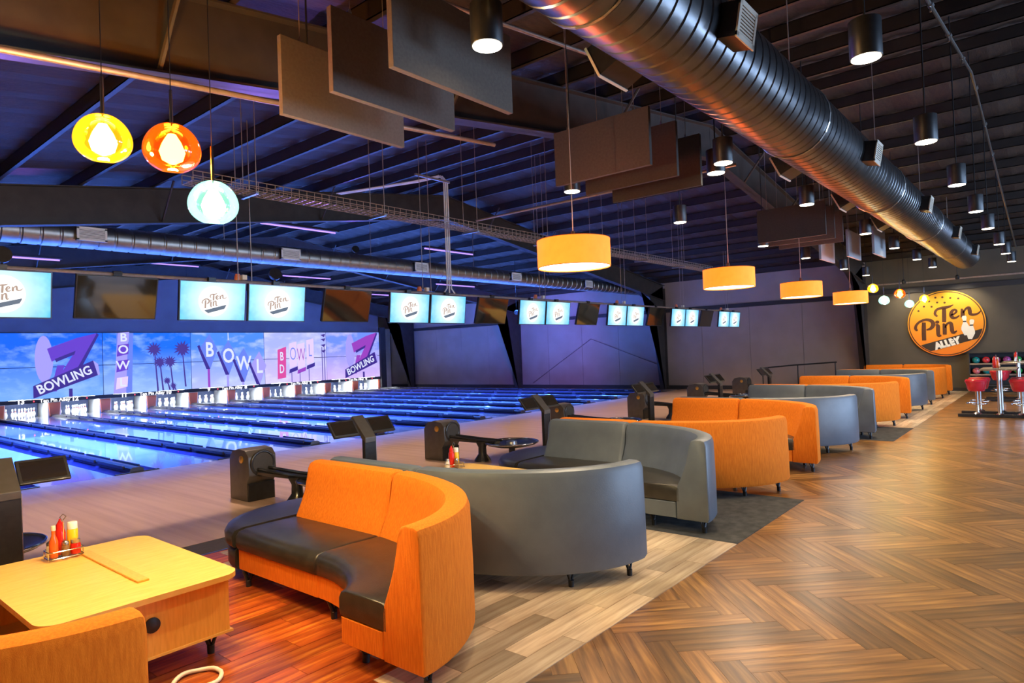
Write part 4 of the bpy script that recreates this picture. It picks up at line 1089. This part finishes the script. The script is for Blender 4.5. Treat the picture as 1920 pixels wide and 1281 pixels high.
pipe('roof_pipe', [(3.0,3.4,zr(3)+.48),(12.5,3.4,zr(12.5)+.38)], .018, 'thin pipe following the roof slope left of the duct')
# sprinkler line on the right
sp = empty('sprinkler_line', (0, .95, 0), 0, 'thin sprinkler pipe with couplings under the roof at far right', 'pipe')
MB().tube([(4.0,0,zr(4)+.42),(12.9,0,zr(12.9)+.42)], .02, 8).build('pipe', MAT['steel'], sp); MB().tube([(12.9,0,zr(12.9)+.42),(25,0,zr(25)+.42)], .02, 8).build('pipe', MAT['steel'], sp)
for x in (5.2,6.8,8.4,10,11.6,13.6,15.2,16.8):
    MB().tube([(x-.06,0,zr(x-.06)+.42),(x+.06,0,zr(x+.06)+.42)], .034, 8).build('coupling', MAT['steel'], sp)
    MB().tube([(x,0,zr(x)+.40),(x,0,zr(x)+.34)], .012, 6).build('sprinkler_head', MAT['steel'], sp)

# ------------------------------------------------------------------ black lights over the lanes (give the blue and violet light)
blm = MB().tube([(-1.2,0,0),(1.2,0,0)], .022, 8).mesh('tube', emis('blacklight_tube', (.35,.2,1), 1.6))
blh = MB().box(-1.25,1.25,-.08,.08,.03,.09).mesh('housing', MAT['black'])
n = 0
for y, e in ((16.0, 1350), (20.0, 1350), (25.0, 1350)):
    for x in (4.5, 10.5, 16.5, 20.8):
        z = zr(x)+.3
        b_ = empty('black_light', (x, y+.6, z), 0, 'violet black light tube under the roof, %s of the lane row %s' % (ORD[[4.5,10.5,16.5,20.8].index(x)], {16.0:'nearest the monitors', 20.0:'over mid lane', 25.0:'nearest the mural'}[y]), 'lamp', 'black lights')
        inst(blm, 'tube', parent=b_); inst(blh, 'housing', parent=b_)
        L_ = lamp('AREA', 'blacklight_glow', (0,0,-.05), e, (.06,.2,1.0), 2.4, None, b_, .2); L_.data.spread = math.radians(95)

# added violet spots that tint the roof, beam and side wall
for (x, y, tx, ty, tz, e, c, lab) in ((3.5,14.05, 2.0,10,5.6, 30,(.32,.15,1),'added violet flood light on top of the thin duct, left'),
                                      (10.5,14.05, 9,10,6, 30,(.3,.15,1),'added violet flood light on top of the thin duct, middle'),
                                      (20.0,16.5, XW,21.5,1.6, 750,(.36,.17,1),'added violet flood light aimed at the side wall'),
                                      (1.98,9.19, 1.6,5.4,4.0, 350,(.3,.16,1),'added violet flood light behind the leftmost lit monitors'),
                                      (5.35,9.19, 4.6,5.4,4.6, 350,(.3,.16,1),'added violet flood light behind the second lit monitor pair')):
    p = Vector((x, y, {14.05: 4.70, 9.19: 3.19}.get(y, 3.45))); dirv = Vector((tx,ty,tz))-p
    f = empty('added_flood', p, 0, lab, 'lamp', 'added violet flood lights')
    q = dirv.to_track_quat('-Z','Y')
    MB().lathe([(.05,.06),(.09,.0),(.095,-.06)], 14).xf(q.to_matrix().to_4x4()).build('housing', MAT['black'], f, 40)
    MB().tube([(0,0,0),(0,0,-.11)] if y in (14.05, 9.19) else [(0,0,.02),(0,0,zr(x)+RZ-3.45)], .012, 5).build('stem', MAT['black'], f)
    l = lamp('SPOT', 'added_flood_beam', (0,0,0), e, c, .06, None, f, spot=math.radians(60 if y == 9.19 else 100), blend=.8); l.rotation_mode = 'QUATERNION'; l.rotation_quaternion = q; l.location = dirv.normalized()*.09
# lamps over the round sign
for i, y in enumerate((2.5, 4.0)):
    f = empty('sign_lamp', (XW-1.0, y, 3.75), 0, 'small black spotlight above the round sign, %s' % ['right','left'][i], 'lamp', 'sign spotlights')
    q = Vector((1.0, 0, -1.3)).to_track_quat('-Z','Y')
    MB().lathe([(.04,.06),(.055,.0),(.06,-.06)], 12).xf(q.to_matrix().to_4x4()).build('housing', MAT['black'], f, 40)
    MB().tube([(0,0,.02),(0,0,zr(XW-1)+RZ-3.75)], .01, 5).build('stem', MAT['black'], f)
    l = lamp('SPOT', 'sign_beam', (.05,0,-.07), 90, (1,.85,.6), .05, None, f, spot=math.radians(95), blend=.7); l.rotation_mode = 'QUATERNION'; l.rotation_quaternion = q

# ------------------------------------------------------------------ high tables with stools, ball rack, handrail
def stool_parts(r):
    MB().lathe([(.10,.51),(.15,.52),(.175,.57),(.195,.66),(.215,.73),(.22,.76),(.20,.79),(.10,.80)], 28).build('seat', MAT['redvinyl'], r, 40)
    MB().tube([(.217*math.cos(a*PI/16), .217*math.sin(a*PI/16), .735) for a in range(32)], .008, 6, True).build('piping', MAT['redvinyl'], r)
    MB().lathe([(.035,.02),(.032,.51)], 14).build('post', MAT['chrome'], r, 40)
    MB().tube([(.2*math.cos(a*PI/14), .2*math.sin(a*PI/14), .24) for a in range(28)], .011, 6, True).build('foot_ring', MAT['chrome'], r, 60)
    for a in range(3): MB().tube([(0,0,.2),(.2*math.cos(a*2.1),.2*math.sin(a*2.1),.24)], .008, 5).build('spoke', MAT['chrome'], r)
    MB().lathe([(.09,0),(.08,.02),(.04,.04)], 16).build('base', MAT['chrome'], r, 40)
st0 = None
def stool(x, y, z, lab):
    global st0
    if st0 is None: st0 = empty('bar_stool', (x,y,z), 0, lab, 'stool', 'red bar stools'); stool_parts(st0)
    else: s = copy_tree(st0); s.location = (x,y,z); s['label'] = lab
def high_table(x, y, lab):
    t = empty('high_table', (x, y, .0), 0, lab, 'table', 'high tables')
    MB().prism(rrect(-.62,.62,-.33,.33,.06), 1.06, 1.09, 'z').build('top', mat('table_top_grey', (.2,.18,.17), .3, col2=(.25,.23,.22)), t)
    MB().tube([(a,b_,1.075) for a, b_ in rrect(-.625,.625,-.335,.335,.06,4)], .014, 6, True).build('edge_band', MAT['chrome'], t)
    for s in (-.36, .36):
        MB().lathe([(.035,.07),(.035,1.06)], 14, (s,0,0)).build('post', MAT['steel'], t, 40)
        MB().lathe([(.1,.07),(.06,.085),(.037,.1)], 16, (s,0,0)).build('flange', MAT['chrome'], t, 40)
    for s in (-.36, .36): MB().box(s-.06,s+.06,-.78,.78,.0,.07).build('base_bar', MAT['black'], t, bevel=.01)
    MB().box(-.3,.3,-.04,.04,.0,.06).build('base_link', MAT['black'], t)
high_table(18.55, 1.12, 'high table with chrome post between the red stools')
for (x, y, lab) in ((18.19,1.53,'red bar stool left of the near high table'),(18.19,.72,'red bar stool at the right picture edge'),(18.91,1.53,'red bar stool half hidden behind the left near stool'),(18.91,.72,'red bar stool behind the stool at the right edge')):
    stool(x, y, .071, lab)
high_table(22.9, .95, 'farther high table before the bowling ball rack')
for (x, y, lab) in ((22.54,1.36,'far red bar stool left of the farther high table'),(22.54,.55,'far red bar stool at the right end of the farther table'),(23.26,1.36,'far red bar stool at the rear left of the farther table')):
    stool(x, y, .071, lab)
condiments(18.3, 1.15, 1.0925, 'on the nearer high table', ['hot','ketchup','pepper','mustard'], 1.3)
condiments(22.6, .95, 1.0925, 'on the farther high table', ['salt','ketchup','mustard'], 1.3)
rk = empty('ball_rack', (XW-.45, 1.2, 0), 0, 'dark wall rack with two shelves of coloured bowling balls', 'rack')
MB().box(.36,.40,-1.15,1.15,.25,1.28).build('back', MAT['wallblack'], rk)
for y in (-1.15, 1.13): MB().box(0,.40,y,y+.02,0,1.28).build('side', MAT['wallblack'], rk)
for z in (.55,.90): MB().box(0,.36,-1.13,1.13,z,z+.03).build('shelf', MAT['greybrown'], rk)
for z in (.57,.92): MB().box(-.02,0,-1.13,1.13,z-.03,z+.02).build('shelf_edge', MAT['steel'], rk)
MB().box(0,.40,-1.15,1.15,1.26,1.28).build('top', MAT['wallblack'], rk)
MB().box(0,.36,-1.13,1.13,.2,.23).build('shelf', MAT['wallblack'], rk)
BC = {'teal': (.0,.16,.17), 'red': (.5,.02,.03), 'pink': (.55,.12,.13), 'green': (.01,.28,.06), 'purple': (.25,.04,.22), 'maroon': (.2,.02,.05)}
bmt = {k: mat('ball_'+k, v, .12, col2=tuple(min(1,c*1.5+.01) for c in v), nscale=6, coat=1) for k, v in BC.items()}
def sphere(r, n=14, c=(0,0,0)): return [(r*math.sin(PI*i/n) + (1e-4 if i in (0,n) else 0), -r*math.cos(PI*i/n)) for i in range(n+1)]
ballm = {k: MB().lathe(sphere(.108), 24, cap=False).mesh('bowling_ball', m_, 80) for k, m_ in bmt.items()}
holem = MB().lathe([(.012,0),(.012,.003)], 8).mesh('finger_hole', MAT['slot'])
rowsB = ((.93, ['teal','red','maroon','purple','green','purple','red','teal'], 'upper'), (.58, ['pink','teal','maroon','red','green','maroon','pink','green'], 'lower'))
for z, ks, nm in rowsB:
    for i, k in enumerate(ks):
        b_ = tag(inst(ballm[k], 'bowling_ball', (XW-.45+.15, 2.17-.27*i, z+.108)), '%s bowling ball, %s from the left on the %s shelf' % (k, ORD[i], nm), 'bowling ball', 'balls on the wall rack')
        for a, c in ((-.02,.02),(.02,.02),(0,-.02)):
            d = Vector((-1, a*9, .4+c*9)).normalized(); h = inst(holem, 'finger_hole', d*.1065, parent=b_); h.rotation_mode = 'QUATERNION'; h.rotation_quaternion = d.to_track_quat('Z','Y')
hr = empty('handrail', (24.6, 0, 0), 0, 'dark sloping handrail before the brown side wall', 'handrail')
MB().tube([(0,8.6,.92),(0,7.4,1.02),(0,6.0,1.1)], .025, 8).build('rail', MAT['black'], hr)
for y, z in ((8.55,.92),(7.3,1.02),(6.05,1.09)): MB().tube([(0,y,0.003),(0,y,z)], .02, 8).build('post', MAT['black'], hr)
